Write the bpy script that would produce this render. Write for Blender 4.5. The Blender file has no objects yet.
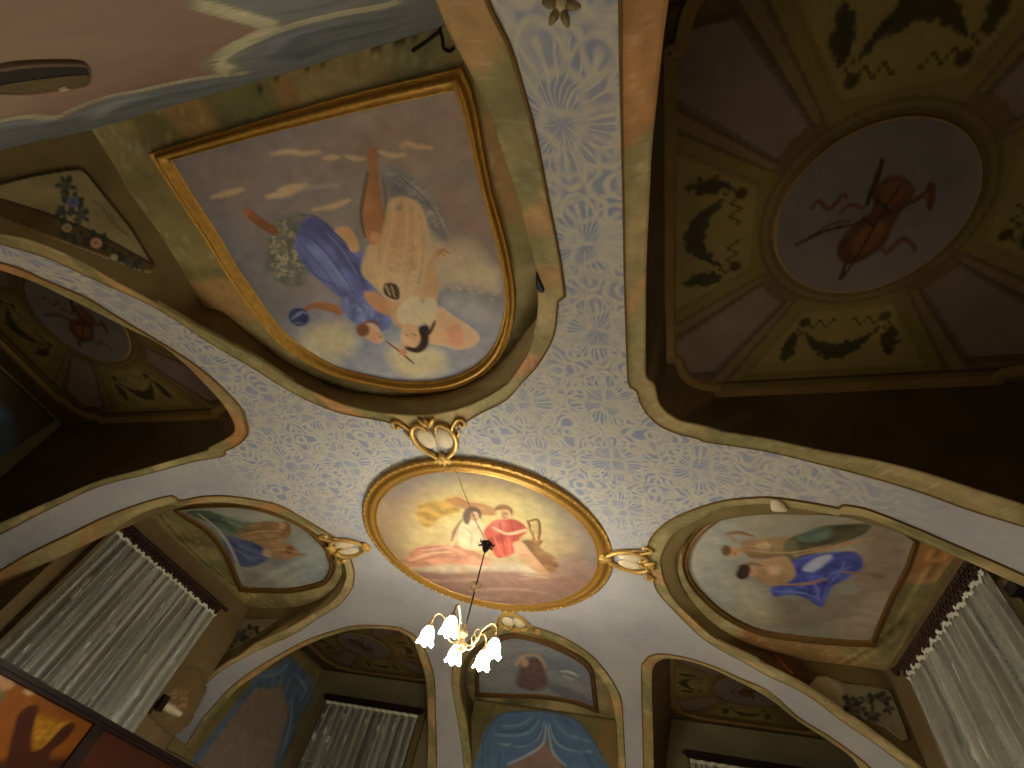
# Vaulted, frescoed salon seen from below: a star vault with eight recesses round a painted medallion.
import bpy, math, random
import numpy as np
from mathutils import Vector, Matrix
from mathutils.geometry import delaunay_2d_cdt

random.seed(7)
RNG = np.random.default_rng(11)
SC = bpy.context.scene
COL = SC.collection
PI = math.pi

# ------------------------------------------------------------------ camera frame
FPX = 451.0                      # focal length in pixels of a 1024 x 768 frame
CX, CY = 512.0, 384.0
H = 2.2                          # crown of the vault above the eye, metres
EYE = 1.6                        # eye height, metres
XC, YC = -0.66, 1.58             # centre of the vault from the eye, in units of H


def _unit(v):
    v = np.array(v, float)
    return v / np.linalg.norm(v)


_ay = _unit((675 - CX, 1002 - CY, FPX))            # forward axis of the room in the picture
_ax = -_unit((-1080 - CX, 474 - CY, FPX))          # sideways axis
_ax = _unit(_ax - _ay * (_ax @ _ay))
_az = np.cross(_ax, _ay)
if _az[1] > 0:
    _az = -_az
AX, AY, AZ = _ax, _ay, _az


def rays(px):
    """directions (x right, y forward, z up) through picture points"""
    p = np.atleast_2d(np.array(px, float))
    d = np.stack([p[:, 0] - CX, p[:, 1] - CY, np.full(len(p), FPX)], 1)
    return np.stack([d @ AX, d @ AY, d @ AZ], 1)


def zf(u, v):
    """height of the vault (1 = crown) over a plan point measured from its centre"""
    u = np.abs(u); v = np.abs(v)
    return np.maximum(0.3, 1 - 0.16 * (u / 1.1) ** 3.2 - 0.064 * (v / 1.15) ** 5.2)


def on_field(px):
    d = rays(px)
    out = []
    for r in d:
        z = 0.05; dz = 0.01; sl = r / r[2]
        g = lambda z: z - float(zf(sl[0] * z - XC, sl[1] * z - YC))
        while g(z) < 0 and z < 1.2:
            z += dz
        a, b = z - dz, z
        for _ in range(30):
            m = (a + b) / 2
            if g(m) < 0: a = m
            else: b = m
        z = (a + b) / 2
        out.append((sl[0] * z - XC, sl[1] * z - YC, z))
    return np.array(out)


def on_plane(px, n, c):
    """n . (u, v, z) = c"""
    d = rays(px)
    n = np.array(n, float)
    o = np.array([-XC, -YC, 0.0])
    t = (c - n @ o) / (d @ n)
    return o + d * t[:, None]


def on_flat(px, z):
    return on_plane(px, (0, 0, 1), z)


def W(p):
    p = np.atleast_2d(np.array(p, float))
    return np.stack([(p[:, 0] + XC) * H, (p[:, 1] + YC) * H, EYE + p[:, 2] * H], 1)


# ------------------------------------------------------------------ curves
def catmull(pts, n, closed=False):
    p = np.array(pts, float)
    if len(p) == 2 and not closed:
        return p[0] + (p[1] - p[0]) * np.linspace(0, 1, n)[:, None]
    if closed:
        q = np.vstack([p[-1], p, p[0], p[1]])
    else:
        q = np.vstack([2 * p[0] - p[1], p, 2 * p[-1] - p[-2]])
    segs = []
    k = 12
    t = np.linspace(0, 1, k, endpoint=False)[:, None]
    for i in range(len(q) - 3):
        a, b, c, d = q[i:i + 4]
        segs.append(0.5 * (2 * b + (c - a) * t + (2 * a - 5 * b + 4 * c - d) * t ** 2 + (3 * b - a - 3 * c + d) * t ** 3))
    s = np.vstack(segs + ([p[:1]] if closed else [p[-1:]]))
    return resample(s, n + 1 if closed else n)[:n]


def resample(s, n):
    s = np.array(s, float)
    L = np.r_[0, np.cumsum(np.linalg.norm(np.diff(s, axis=0), axis=1))]
    t = np.linspace(0, L[-1], n)
    return np.stack([np.interp(t, L, s[:, k]) for k in range(s.shape[1])], 1)


def inside(poly, P):
    poly = np.array(poly, float)[:, :2]
    x, y = P[:, 0], P[:, 1]
    r = np.zeros(len(P), bool)
    j = len(poly) - 1
    for i in range(len(poly)):
        xi, yi = poly[i]; xj, yj = poly[j]
        if yi != yj:
            c = ((yi > y) != (yj > y)) & (x < (xj - xi) * (y - yi) / (yj - yi) + xi)
            r ^= c
        j = i
    return r


def dist_line(pts, P, closed=False, param=False):
    pts = np.array(pts, float)[:, :2]
    if closed:
        pts = np.vstack([pts, pts[:1]])
    best = np.full(len(P), 1e9); bt = np.zeros(len(P))
    n = len(pts) - 1
    for i in range(n):
        a, b = pts[i], pts[i + 1]
        ab = b - a
        l2 = max(ab @ ab, 1e-12)
        t = np.clip(((P - a) @ ab) / l2, 0, 1)
        d = np.hypot(P[:, 0] - a[0] - t * ab[0], P[:, 1] - a[1] - t * ab[1])
        m = d < best
        best[m] = d[m]; bt[m] = (i + t[m]) / n
    return (best, bt) if param else best


# ------------------------------------------------------------------ objects
def props(o, label=None, cat=None, group=None, kind=None):
    if label: o['label'] = label
    if cat: o['category'] = cat
    if group: o['group'] = group
    if kind: o['kind'] = kind
    return o


def mk(name, verts, faces, mat, parent=None, col=None, smooth=True, kind=None):
    me = bpy.data.meshes.new(name)
    v = np.asarray(verts, float)
    me.from_pydata(v.tolist(), [], faces.tolist() if isinstance(faces, np.ndarray) else faces)
    if col is not None:
        a = me.color_attributes.new('Col', 'FLOAT_COLOR', 'POINT')
        c = np.ones((len(v), 4), np.float32); c[:, :3] = col
        a.data.foreach_set('color', c.ravel())
    me.materials.append(mat)
    if smooth:
        me.polygons.foreach_set('use_smooth', np.ones(len(me.polygons), bool))
    me.update()
    o = bpy.data.objects.new(name, me)
    COL.objects.link(o)
    if parent is not None:
        o.parent = parent
        o.matrix_parent_inverse = Matrix.Translation(parent.location).inverted()
    if kind: o['kind'] = kind
    return o


def empty(name, loc, label, cat, group=None):
    o = bpy.data.objects.new(name, None)
    o.location = Vector([float(x) for x in loc])
    COL.objects.link(o)
    return props(o, label, cat, group)


class MB:
    """collects shapes into one mesh"""
    def __init__(s): s.v = []; s.f = []; s.n = 0; s.c = []

    def add(s, v, f, c=None):
        v = np.asarray(v, float)
        s.v.append(v)
        s.f += [[i + s.n for i in q] for q in (f.tolist() if isinstance(f, np.ndarray) else f)]
        s.n += len(v)
        if c is not None: s.c.append(np.broadcast_to(np.array(c, float), (len(v), 3)))
        return s

    def build(s, name, mat, parent=None, smooth=True, kind=None):
        return mk(name, np.vstack(s.v), s.f, mat, parent, np.vstack(s.c) if s.c else None, smooth, kind)

    def box(s, c, d, R=None, c3=None):
        x = np.array([[i, j, k] for i in (-.5, .5) for j in (-.5, .5) for k in (-.5, .5)]) * np.array(d)
        if R is not None: x = x @ np.array(R).T
        return s.add(x + np.array(c), [(0, 1, 3, 2), (4, 6, 7, 5), (0, 4, 5, 1), (2, 3, 7, 6), (0, 2, 6, 4), (1, 5, 7, 3)], c3)

    def tube(s, path, r, n=8, closed=False, c3=None):
        p = np.array(path, float); m = len(p)
        r = np.broadcast_to(np.array(r, float), (m,))
        nx = np.roll(p, -1, 0); pv = np.roll(p, 1, 0)
        if not closed: nx[-1] = p[-1]; pv[0] = p[0]
        t = nx - pv; t /= np.maximum(np.linalg.norm(t, axis=1), 1e-9)[:, None]
        ref = np.array([0, 0, 1.0]) if abs(t[0][2]) < .9 else np.array([1.0, 0, 0])
        a = np.cross(t[0], ref); a /= np.linalg.norm(a)
        V = []
        for i in range(m):
            a = a - t[i] * (a @ t[i]); a /= max(np.linalg.norm(a), 1e-9)
            b = np.cross(t[i], a)
            for k in range(n):
                q = 2 * PI * k / n
                V.append(p[i] + r[i] * (a * math.cos(q) + b * math.sin(q)))
        F = []
        for i in range(m if closed else m - 1):
            j = (i + 1) % m
            for k in range(n):
                l = (k + 1) % n
                F.append((i * n + k, i * n + l, j * n + l, j * n + k))
        if not closed:
            F.append(tuple(range(n))[::-1]); F.append(tuple((m - 1) * n + k for k in range(n)))
        return s.add(V, F, c3)

    def lathe(s, prof, base, axis=(0, 0, 1), n=20, c3=None):
        ax = _unit(axis)
        ref = np.array([0, 0, 1.0]) if abs(ax[2]) < .9 else np.array([1.0, 0, 0])
        a = _unit(np.cross(ax, ref)); b = np.cross(ax, a)
        V = []
        for r, h in prof:
            for k in range(n):
                q = 2 * PI * k / n
                V.append(np.array(base) + ax * h + r * (a * math.cos(q) + b * math.sin(q)))
        F = []
        for i in range(len(prof) - 1):
            for k in range(n):
                l = (k + 1) % n
                F.append((i * n + k, i * n + l, (i + 1) * n + l, (i + 1) * n + k))
        return s.add(V, F, c3)


def loft(rows, closed=False):
    """rows: list of (n,3) arrays -> verts, faces"""
    n = len(rows[0]); V = np.vstack(rows); F = []
    for i in range(len(rows) - 1):
        for k in range(n if closed else n - 1):
            l = (k + 1) % n
            F.append((i * n + k, i * n + l, (i + 1) * n + l, (i + 1) * n + k))
    return V, F


# ------------------------------------------------------------------ colour helpers
def lin(c):
    c = np.array(c, float) / 255
    return np.where(c <= .04045, c / 12.92, ((c + .055) / 1.055) ** 2.4)


def vnoise(P, scale, seed=0, octaves=3):
    """smooth value noise in 0..1 at 2-D points"""
    P = np.asarray(P, float) * scale
    out = np.zeros(len(P)); amp = 1; tot = 0
    rg = np.random.default_rng(seed)
    for o in range(octaves):
        T = rg.random((64, 64))
        q = P * 2 ** o + rg.random(2) * 64
        i = np.floor(q).astype(int); f = q - i
        f = f * f * (3 - 2 * f)
        g = lambda a, b: T[(i[:, 0] + a) % 64, (i[:, 1] + b) % 64]
        val = (g(0, 0) * (1 - f[:, 0]) + g(1, 0) * f[:, 0]) * (1 - f[:, 1]) + (g(0, 1) * (1 - f[:, 0]) + g(1, 1) * f[:, 0]) * f[:, 1]
        out += amp * val; tot += amp; amp *= .5
    return out / tot


# ------------------------------------------------------------------ materials
def nt(name):
    m = bpy.data.materials.new(name); m.use_nodes = True
    N = m.node_tree.nodes; L = m.node_tree.links
    b = N['Principled BSDF']
    return m, N, L, b


def math_node(N, L, op, a, b=None):
    n = N.new('ShaderNodeMath'); n.operation = op
    for i, x in enumerate((a, b)):
        if x is None: continue
        if isinstance(x, (int, float)): n.inputs[i].default_value = x
        else: L.new(x, n.inputs[i])
    return n.outputs[0]


def plain(name, rgb, rough=.6, metal=0, var=.15, scale=12, bump=0.0, spec=.3):
    m, N, L, b = nt(name)
    tc = N.new('ShaderNodeTexCoord')
    no = N.new('ShaderNodeTexNoise'); no.inputs['Scale'].default_value = scale; no.inputs['Detail'].default_value = 5
    L.new(tc.outputs['Object'], no.inputs['Vector'])
    rp = N.new('ShaderNodeMapRange')
    rp.inputs['To Min'].default_value = 1 - var * 1.6; rp.inputs['To Max'].default_value = 1 + var * 1.6
    L.new(no.outputs['Fac'], rp.inputs['Value'])
    mx = N.new('ShaderNodeMix'); mx.data_type = 'RGBA'; mx.blend_type = 'MULTIPLY'; mx.inputs[0].default_value = 1
    c = lin(rgb)
    mx.inputs[6].default_value = (*c, 1)
    L.new(rp.outputs[0], mx.inputs[7])
    L.new(mx.outputs[2], b.inputs['Base Color'])
    b.inputs['Roughness'].default_value = rough; b.inputs['Metallic'].default_value = metal
    b.inputs['Specular IOR Level'].default_value = spec
    if bump:
        bp = N.new('ShaderNodeBump'); bp.inputs['Strength'].default_value = bump; bp.inputs['Distance'].default_value = .01
        L.new(no.outputs['Fac'], bp.inputs['Height']); L.new(bp.outputs[0], b.inputs['Normal'])
    return m


def painted(name, rough=.75, var=.12, scale=9, gain=1.0, bump=.1, spec=.15):
    """fresco: pigment laid on the mesh, broken up by plaster noise"""
    m, N, L, b = nt(name)
    at = N.new('ShaderNodeAttribute'); at.attribute_name = 'Col'
    tc = N.new('ShaderNodeTexCoord')
    no = N.new('ShaderNodeTexNoise'); no.inputs['Scale'].default_value = scale; no.inputs['Detail'].default_value = 7
    no.inputs['Roughness'].default_value = .62
    L.new(tc.outputs['Object'], no.inputs['Vector'])
    rp = N.new('ShaderNodeMapRange')
    rp.inputs['From Min'].default_value = .25; rp.inputs['From Max'].default_value = .75
    rp.inputs['To Min'].default_value = (1 - var) * gain; rp.inputs['To Max'].default_value = (1 + var) * gain
    L.new(no.outputs['Fac'], rp.inputs['Value'])
    mx = N.new('ShaderNodeMix'); mx.data_type = 'RGBA'; mx.blend_type = 'MULTIPLY'; mx.inputs[0].default_value = 1
    L.new(at.outputs['Color'], mx.inputs[6]); L.new(rp.outputs[0], mx.inputs[7])
    L.new(mx.outputs[2], b.inputs['Base Color'])
    b.inputs['Roughness'].default_value = rough; b.inputs['Specular IOR Level'].default_value = spec
    if bump:
        bp = N.new('ShaderNodeBump'); bp.inputs['Strength'].default_value = bump; bp.inputs['Distance'].default_value = .008
        L.new(no.outputs['Fac'], bp.inputs['Height']); L.new(bp.outputs[0], b.inputs['Normal'])
    return m
# ------------------------------------------------------------------ outlines of the eight recesses
# outer edge O and inner edge I of each marbled border, both lying on the vault; segments meet at notches
REC = {
 'A': dict(
  O=[[(0,243),(50,258),(100,281),(155,306),(190,328),(209,341)],
     [(209,341),(227,352),(256,369),(283,386),(311,401),(343,413),(376,419),(396,424),(411,431),(437,429),(463,424)],
     [(463,424),(481,413),(506,400),(522,383),(539,364),(554,337),(558,310),(559,301)],
     [(559,301),(566,296)],
     [(566,296),(563,272),(558,242),(549,197),(537,135),(527,97),(512,47),(496,15),(490,0)]],
  I=[[(0,233),(30,240),(75,258),(110,278),(150,299),(190,322),(207,331)],
     [(207,331),(235,346),(256,357),(286,377),(301,385),(331,399),(361,408),(391,413),(426,414),(456,409)],
     [(456,409),(481,399),(503,386),(512,377),(527,354),(534,332),(537,316)],
     [(537,316),(538,306)],
     [(538,306),(536,275),(530,245),(520,205),(506,162),(490,115),(478,88),(465,62),(448,30),(436,0)]],
  P=[[(95,135),(117,170),(132,197),(160,234),(185,275),(204,307)],
     [(204,307),(220,311),(233,320),(256,340),(281,358),(313,377),(330,385),(361,393),(391,397),(426,397),(456,393)],
     [(456,393),(481,386),(500,378),(520,360),(534,340),(540,318)],
     [(540,318),(543,306)],
     [(543,306),(541,275),(535,245),(525,205),(512,162),(496,115),(484,88),(471,62),(454,30),(442,0)]]),
 'B': dict(
  O=[[(0,570),(32,551),(70,533),(105,516),(140,503),(170,495),(176,496)],
     [(176,496),(181,500),(200,496),(225,495),(256,499),(281,505),(306,519),(326,531),(338,540),(350,556),(355,570)],
     [(355,570),(353,588),(338,606),(318,618),(301,630),(281,640),(256,651),(225,668),(200,690),(178,715),(160,740),(145,768)]],
  I=[[(0,590),(32,571),(70,552),(105,535),(140,514),(165,505),(174,504)],
     [(174,504),(182,505),(202,502),(225,502),(256,506),(281,514),(306,526),(326,541),(338,554),(344,562),(347,575)],
     [(347,575),(341,591),(328,605),(313,613),(301,621),(281,632),(256,643),(240,655),(220,667),(195,687),(172,712),(154,737),(138,768)]],
  P=[['B0',(152,505),(165,502),(174,501)],
     [(174,501),(182,502),(202,500),(225,500),(256,504),(281,512),(306,525),(325,541),(335,554),(340,562),(342,572)],
     [(342,572),(339,580),(330,593),(314,602),(295,607),(270,608),(246,608),'B1']]),
 'D': dict(
  O=[[(908,768),(873,741),(843,721),(805,693),(768,675),(747,663),(719,648),(697,633),(672,608),(657,591),(651,575)],
     [(651,575),(646,560),(647,546),(652,535),(667,521),(692,509),(722,500),(747,497),(768,496),(793,499),(818,503),(838,507)],
     [(838,507),(843,504),(863,507),(883,514),(918,528),(955,544),(993,560),(1024,574)]],
  I=[[(914,763),(878,736),(843,711),(805,686),(768,667),(758,660),(732,648),(712,636),(687,613),(672,596),(664,580)],
     [(664,580),(661,566),(662,554),(672,536),(687,526),(704,516),(724,507),(747,504),(768,503),(793,507),(818,511),(838,515)],
     [(838,515),(843,513),(863,516),(883,523),(918,538),(955,555),(993,572),(1024,586)]],
  P=[['D0',(885,671),(870,668),(830,663),(800,659),(768,651),(740,640),(712,622),(692,601),(680,582)],
     [(680,582),(675,566),(676,550),(683,538),(693,529),(707,518),(724,508),(747,503),(768,501),(793,505),(818,509),(838,513)],
     [(838,513),(843,511),(863,514),(883,521),(905,531),'D1']]),
 'C': dict(
  O=[[(464,768),(457,716),(452,685),(453,665),(462,648),(478,634),(500,624),(515,622)],
     [(515,622),(537,627),(562,636),(587,651),(604,668),(617,688),(622,701),(624,731),(626,768)]],
  I=[[(472,768),(465,716),(460,690),(461,670),(468,655),(482,642),(500,634),(515,632)],
     [(515,632),(542,636),(560,643),(577,651),(594,668),(607,688),(613,706),(617,731),(618,768)]],
  P=[[(474,705),(467,688),(466,672),(472,659),(485,645),(500,637),(515,633)],
     [(515,633),(542,635),(560,642),(578,650),(596,667),(609,687),(614,700)]]),
 'AD': dict(
  O=[[(618,0),(619,75),(621,150),(622,192),(624,292),(627,377),(629,386)],
     [(629,386),(636,391),(639,401),(647,414),(659,425),(677,433),(697,438)],
     [(697,438),(703,441),(724,444),(768,451),(818,463),(868,476),(918,491),(968,509),(1024,526)]],
  I=[[(669,0),(664,37),(657,100),(652,150),(650,192),(647,254),(646,317),(646,372),(648,378)],
     [(648,378),(655,384),(659,401),(667,411),(679,419),(695,423),(710,426)],
     [(710,426),(716,428),(724,431),(768,438),(818,449),(868,458),(918,470),(968,486),(1024,504)]]),
 'AB': dict(
  O=[[(0,261),(25,269),(50,281),(88,297),(112,312),(140,329),(170,347),(200,367),(220,384),(235,399),(245,411)],
     [(245,411),(248,422),(249,434),(240,444),(226,451)],
     [(226,451),(224,456),(200,460),(150,473),(100,486),(50,509),(0,535)]],
  I=[[(0,269),(32,280),(62,294),(100,313),(130,328),(160,343),(185,363),(207,385),(222,402)],
     [(222,402),(230,414),(235,426),(231,435),(209,447)],
     [(209,447),(207,450),(175,459),(137,470),(100,480),(50,501),(0,523)]]),
 'BC': dict(
  O=[[(172,768),(190,738),(212,707),(235,683),(256,668),(281,653),(306,640),(331,631),(356,625),(381,625),(401,627)],
     [(401,627),(416,636),(426,651),(431,663),(435,681),(436,716),(437,768)]],
  I=[[(180,768),(197,741),(218,711),(240,686),(258,674),(281,658),(306,645),(331,635),(356,629),(381,628),(398,630)],
     [(398,630),(411,638),(418,653),(423,668),(426,681),(428,716),(427,768)]]),
 'CD': dict(
  O=[[(643,768),(642,726),(641,668),(644,661)],
     [(644,661),(648,656),(659,653),(682,656),(712,665),(737,676),(768,690),(798,716),(830,736),(863,760),(872,768)]],
  I=[[(654,768),(653,726),(652,674),(655,664)],
     [(655,664),(658,661),(667,658),(687,660),(712,668),(737,680),(768,697),(798,720),(830,741),(850,755),(860,768)]]),
}
UB, VB = 1.70, 1.72              # inner faces of the outer walls
NIB = 1.48                       # window walls of the two side niches
NIC = 1.66                       # wall of the far niche
DOME = 1.02                      # flat tops of the four corner bays
SGN = {'AD': (1, -1), 'AB': (-1, -1), 'BC': (-1, 1), 'CD': (1, 1)}
NPTS = 40




def plane_z(k, u, v):
    n, c = PLANES[k]
    return (c - n[0] * u - n[1] * v) / n[2]


# z = 1.05 - .104 (|v| - .8) ;  z = .97 - .11 (|u| - .8)
PLANES = {'A': ((0, -0.104, 1.0), 1.05 + 0.104 * .8), 'C': ((0, 0.104, 1.0), 1.05 + 0.104 * .8),
          'B': ((-0.11, 0, 1.0), .97 + .11 * .8), 'D': ((0.11, 0, 1.0), .97 + .11 * .8)}


def extend(c, at_start, um=UB + .02, vm=VB + .02):
    """carry a curve straight on to the outer walls"""
    a, b = (c[0], c[min(6, len(c) - 1)]) if at_start else (c[-1], c[-min(7, len(c))])
    d = a - b; d = d / max(np.linalg.norm(d[:2]), 1e-9)
    if abs(a[0]) >= um or abs(a[1]) >= vm:
        return c
    t = []
    for k, m in ((0, um), (1, vm)):
        if abs(d[k]) > 1e-6:
            s = (math.copysign(m, d[k]) - a[k]) / d[k]
            if s > 0: t.append(s)
    e = a + d * min(t)
    ext = a + (e - a) * np.linspace(0, 1, 9)[1:, None]
    return np.vstack([ext[::-1], c]) if at_start else np.vstack([c, ext])


def dome_edge(k, nseg):
    """inner edge of a corner bay's flat top, notched towards the middle of the room"""
    su, sv = SGN[k]
    u0, v0, nt_, r = .733, .741, .022, .10
    along_u = [(u0, VB + .02), (u0, 1.3), (u0, v0 + r + nt_)]
    q = np.linspace(0, PI / 2, 8)
    cen = (u0 + nt_ + r, v0 + nt_ + r)
    notch = [(u0, v0 + r + nt_), (u0 + nt_, v0 + r + nt_)] + [(cen[0] - r * math.cos(a), cen[1] - r * math.sin(a)) for a in q] + [(u0 + nt_ + r, v0), ]
    along_v = [(u0 + nt_ + r, v0), (1.2, v0), (UB + .02, v0)]
    segs = [along_u, notch, along_v]
    if k == 'BC':
        segs = [s[::-1] for s in segs[::-1]]
    if nseg == 2:
        segs = [segs[0], segs[1] + segs[2]] if k == 'CD' else [segs[0] + segs[1], segs[2]]
    return [np.array([(su * a, sv * b, DOME) for a, b in s]) for s in segs]


def crossing(c, axis, at, first):
    """other coordinate where a curve, followed from its middle, first reaches |axis| = at"""
    i = len(c) // 2; st = -1 if first else 1
    while 0 <= i + st < len(c) and abs(c[i + st, axis]) < at: i += st
    j = min(max(i + st, 0), len(c) - 1)
    a, b = abs(c[i, axis]), abs(c[j, axis])
    t = 0 if b == a else min(max((at - a) / (b - a), 0), 1)
    return float(c[i, 1 - axis] + (c[j, 1 - axis] - c[i, 1 - axis]) * t)


def curve_of(segs, mapper, smooth=True):
    out = []
    for i, s in enumerate(segs):
        p = mapper(s)
        c = catmull(p, NPTS) if smooth else resample(p, NPTS)
        out.append(c if i == 0 else c[1:])
    return np.vstack(out)


CUR = {}
for k, r in REC.items():
    O = curve_of(r['O'], on_field); I = curve_of(r['I'], on_field)
    if k in PLANES:
        n, c = PLANES[k]
        def pmap(s, n=n, c=c, k=k, I=I):
            out = []
            for q in s:
                if isinstance(q, str):
                    part = extend(extend(I, True), False)
                    v = crossing(part, 0, NIB, q[1] == '0')
                    u = math.copysign(NIB, part[len(part) // 2, 0])
                    out.append((u, v, (c - n[0] * u) / n[2]))
                else:
                    out.append(on_plane([q], n, c)[0])
            return np.array(out)
        P = curve_of(r['P'], pmap)
    else:
        P = curve_of(dome_edge(k, len(r['I'])), lambda s: s, smooth=False)
    def trim(c):
        okc = (np.abs(c[:, 0]) <= UB + .02) & (np.abs(c[:, 1]) <= VB + .02)
        m_ = len(c) // 2
        a_ = m_
        while a_ > 0 and okc[a_ - 1]: a_ -= 1
        b_ = m_
        while b_ < len(c) - 1 and okc[b_ + 1]: b_ += 1
        return c[a_:b_ + 1]
    O = trim(O); I = trim(I)
    O2 = extend(extend(O, True), False); I2 = extend(extend(I, True), False)
    m = min(len(O2), len(I2))
    if len(O2) != len(I2):
        O2 = resample(O2, 200); I2 = resample(I2, 200)
    if k in PLANES:
        wm = dict(um=NIB + .0, vm=9) if k in 'BD' else dict(um=9, vm=NIC)
        if k == 'A':
            P2 = np.vstack([P[0] + _unit(P[0] - P[4]) * .05, P, P[-1] + _unit(P[-1] - P[-5]) * .05])
        else:
            P2 = extend(extend(P, True, **wm), False, **wm)
    else:
        P2 = P
    for c in (O2, I2):
        c[:, 2] = zf(c[:, 0], c[:, 1])
    CUR[k] = dict(O=O2, I=I2, P=resample(P2, len(I2)) if len(P2) != len(I2) else P2, P0=P)

# ------------------------------------------------------------------ materials of the shell
M = {}
M['paint'] = painted('fresco_paint')
M['marble'] = painted('painted_marble', rough=.6, var=.22, scale=14, bump=.15)
M['gold'] = plain('gilding', (150, 108, 40), .38, .55, .3, 30, .3)
M['gilt'] = plain('bright_gilding', (214, 172, 96), .4, .45, .25, 40, .3)
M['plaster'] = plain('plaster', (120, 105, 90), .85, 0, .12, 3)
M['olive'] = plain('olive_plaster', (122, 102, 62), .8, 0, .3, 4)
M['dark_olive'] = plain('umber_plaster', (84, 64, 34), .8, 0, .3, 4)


def field_material():
    """lilac ground with a stencilled damask of rosettes and scrolls, worn away towards the far side"""
    m, N, L, b = nt('stencilled_vault')
    tc = N.new('ShaderNodeTexCoord')
    sp = N.new('ShaderNodeSeparateXYZ'); L.new(tc.outputs['Object'], sp.inputs[0])
    X, Y = sp.outputs[0], sp.outputs[1]
    mm = lambda op, a, b=None: math_node(N, L, op, a, b)
    P = 0.53

    def cell(v, off):
        t = mm('DIVIDE', mm('SUBTRACT', v, off), P)
        return mm('MULTIPLY', mm('SUBTRACT', mm('FRACT', t), .5), P)      # -P/2 .. P/2

    def cosn(th, n, amp=1.0, off=0.0):
        return mm('ADD', mm('MULTIPLY', mm('COSINE', mm('MULTIPLY', th, n)), amp), off)

    def band(val, w):
        """1 near 0"""
        r = N.new('ShaderNodeMapRange'); r.interpolation_type = 'SMOOTHSTEP'
        L.new(mm('ABSOLUTE', val), r.inputs['Value'])
        r.inputs['From Min'].default_value = w * .2; r.inputs['From Max'].default_value = w * 1.35
        r.inputs['To Min'].default_value = 1; r.inputs['To Max'].default_value = 0
        return r.outputs[0]

    def step(val, a, b_, lo=0, hi=1):
        r = N.new('ShaderNodeMapRange'); r.interpolation_type = 'SMOOTHSTEP'
        L.new(val, r.inputs['Value'])
        r.inputs['From Min'].default_value = a; r.inputs['From Max'].default_value = b_
        r.inputs['To Min'].default_value = lo; r.inputs['To Max'].default_value = hi
        return r.outputs[0]

    X0, Y0 = FIELD_OFF
    # wobble
    wn = N.new('ShaderNodeTexNoise'); wn.inputs['Scale'].default_value = 6; L.new(tc.outputs['Object'], wn.inputs['Vector'])
    wob = mm('MULTIPLY', mm('SUBTRACT', wn.outputs['Fac'], .5), .05)
    Xw, Yw = mm('ADD', X, wob), mm('ADD', Y, wob)
    x1, y1 = cell(Xw, X0), cell(Yw, Y0)
    x2, y2 = cell(Xw, X0 + P / 2), cell(Yw, Y0 + P / 2)

    def polar(x, y):
        r = mm('SQRT', mm('ADD', mm('MULTIPLY', x, x), mm('MULTIPLY', y, y)))
        return r, mm('ARCTAN2', y, x)

    r1, t1 = polar(x1, y1)
    r2, t2 = polar(x2, y2)
    lines = []
    # rosette: eight big petals with a frayed rim, ribs inside
    petal = mm('ADD', mm('MULTIPLY', mm('ABSOLUTE', mm('COSINE', mm('MULTIPLY', t1, 4))), .085), .165)
    lines.append(band(mm('SUBTRACT', r1, petal), .016))
    ribs = mm('MULTIPLY', band(mm('SINE', mm('MULTIPLY', t1, 16)), .5), mm('MULTIPLY', step(r1, .03, .06), step(r1, .19, .24, 1, 0)))
    lines.append(ribs)
    lines.append(mm('MULTIPLY', band(mm('SINE', mm('MULTIPLY', t1, 4)), .25), step(r1, .24, .2)))
    # scrolled quatrefoil between the rosettes
    q = mm('ADD', mm('MULTIPLY', mm('COSINE', mm('MULTIPLY', t2, 4)), .03), .115)
    lines.append(band(mm('SUBTRACT', r2, q), .016))
    q2 = mm('ADD', mm('MULTIPLY', mm('COSINE', mm('MULTIPLY', t2, 8)), .02), .19)
    lines.append(band(mm('SUBTRACT', r2, q2), .014))
    lines.append(band(mm('SUBTRACT', r2, .04), .014))
    # fine net
    vo = N.new('ShaderNodeTexVoronoi'); vo.feature = 'DISTANCE_TO_EDGE'; vo.inputs['Scale'].default_value = 9.5
    vo.inputs['Randomness'].default_value = .55
    cb = N.new('ShaderNodeCombineXYZ'); L.new(Xw, cb.inputs[0]); L.new(Yw, cb.inputs[1]); L.new(cb.outputs[0], vo.inputs['Vector'])
    net = step(vo.outputs['Distance'], .02, .2, 1, 0)
    lines.append(mm('MULTIPLY', net, .75))
    acc = lines[0]
    for l in lines[1:]:
        acc = mm('MAXIMUM', acc, l)
    # wear
    n1 = N.new('ShaderNodeTexNoise'); n1.inputs['Scale'].default_value = 1.6; n1.inputs['Detail'].default_value = 6; L.new(tc.outputs['Object'], n1.inputs['Vector'])
    n2 = N.new('ShaderNodeTexNoise'); n2.inputs['Scale'].default_value = 22; n2.inputs['Detail'].default_value = 4; L.new(tc.outputs['Object'], n2.inputs['Vector'])
    yc, xc = YC * H, XC * H
    far = step(mm('ADD', Y, mm('MULTIPLY', mm('SUBTRACT', n1.outputs['Fac'], .5), 1.2)), yc - .75, yc + .15, 1, 0)
    leftend = step(mm('ADD', X, mm('MULTIPLY', mm('SUBTRACT', n1.outputs['Fac'], .5), .8)), xc - 2.1, xc - 1.55)
    rightend = step(X, xc + 2.3, xc + 2.9, 1, 0)
    keep = mm('MULTIPLY', mm('MULTIPLY', far, rightend), leftend)
    lineF = mm('MULTIPLY', mm('MULTIPLY', acc, keep), step(n2.outputs['Fac'], .3, .6, .45, 1))
    # ground: blue cells where the pattern lives, lilac-grey plaster elsewhere
    cells = mm('MULTIPLY', mm('SUBTRACT', 1.0, acc), keep)
    blue = mm('MULTIPLY', cells, step(n1.outputs['Fac'], .3, .6, .45, 1))

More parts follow.
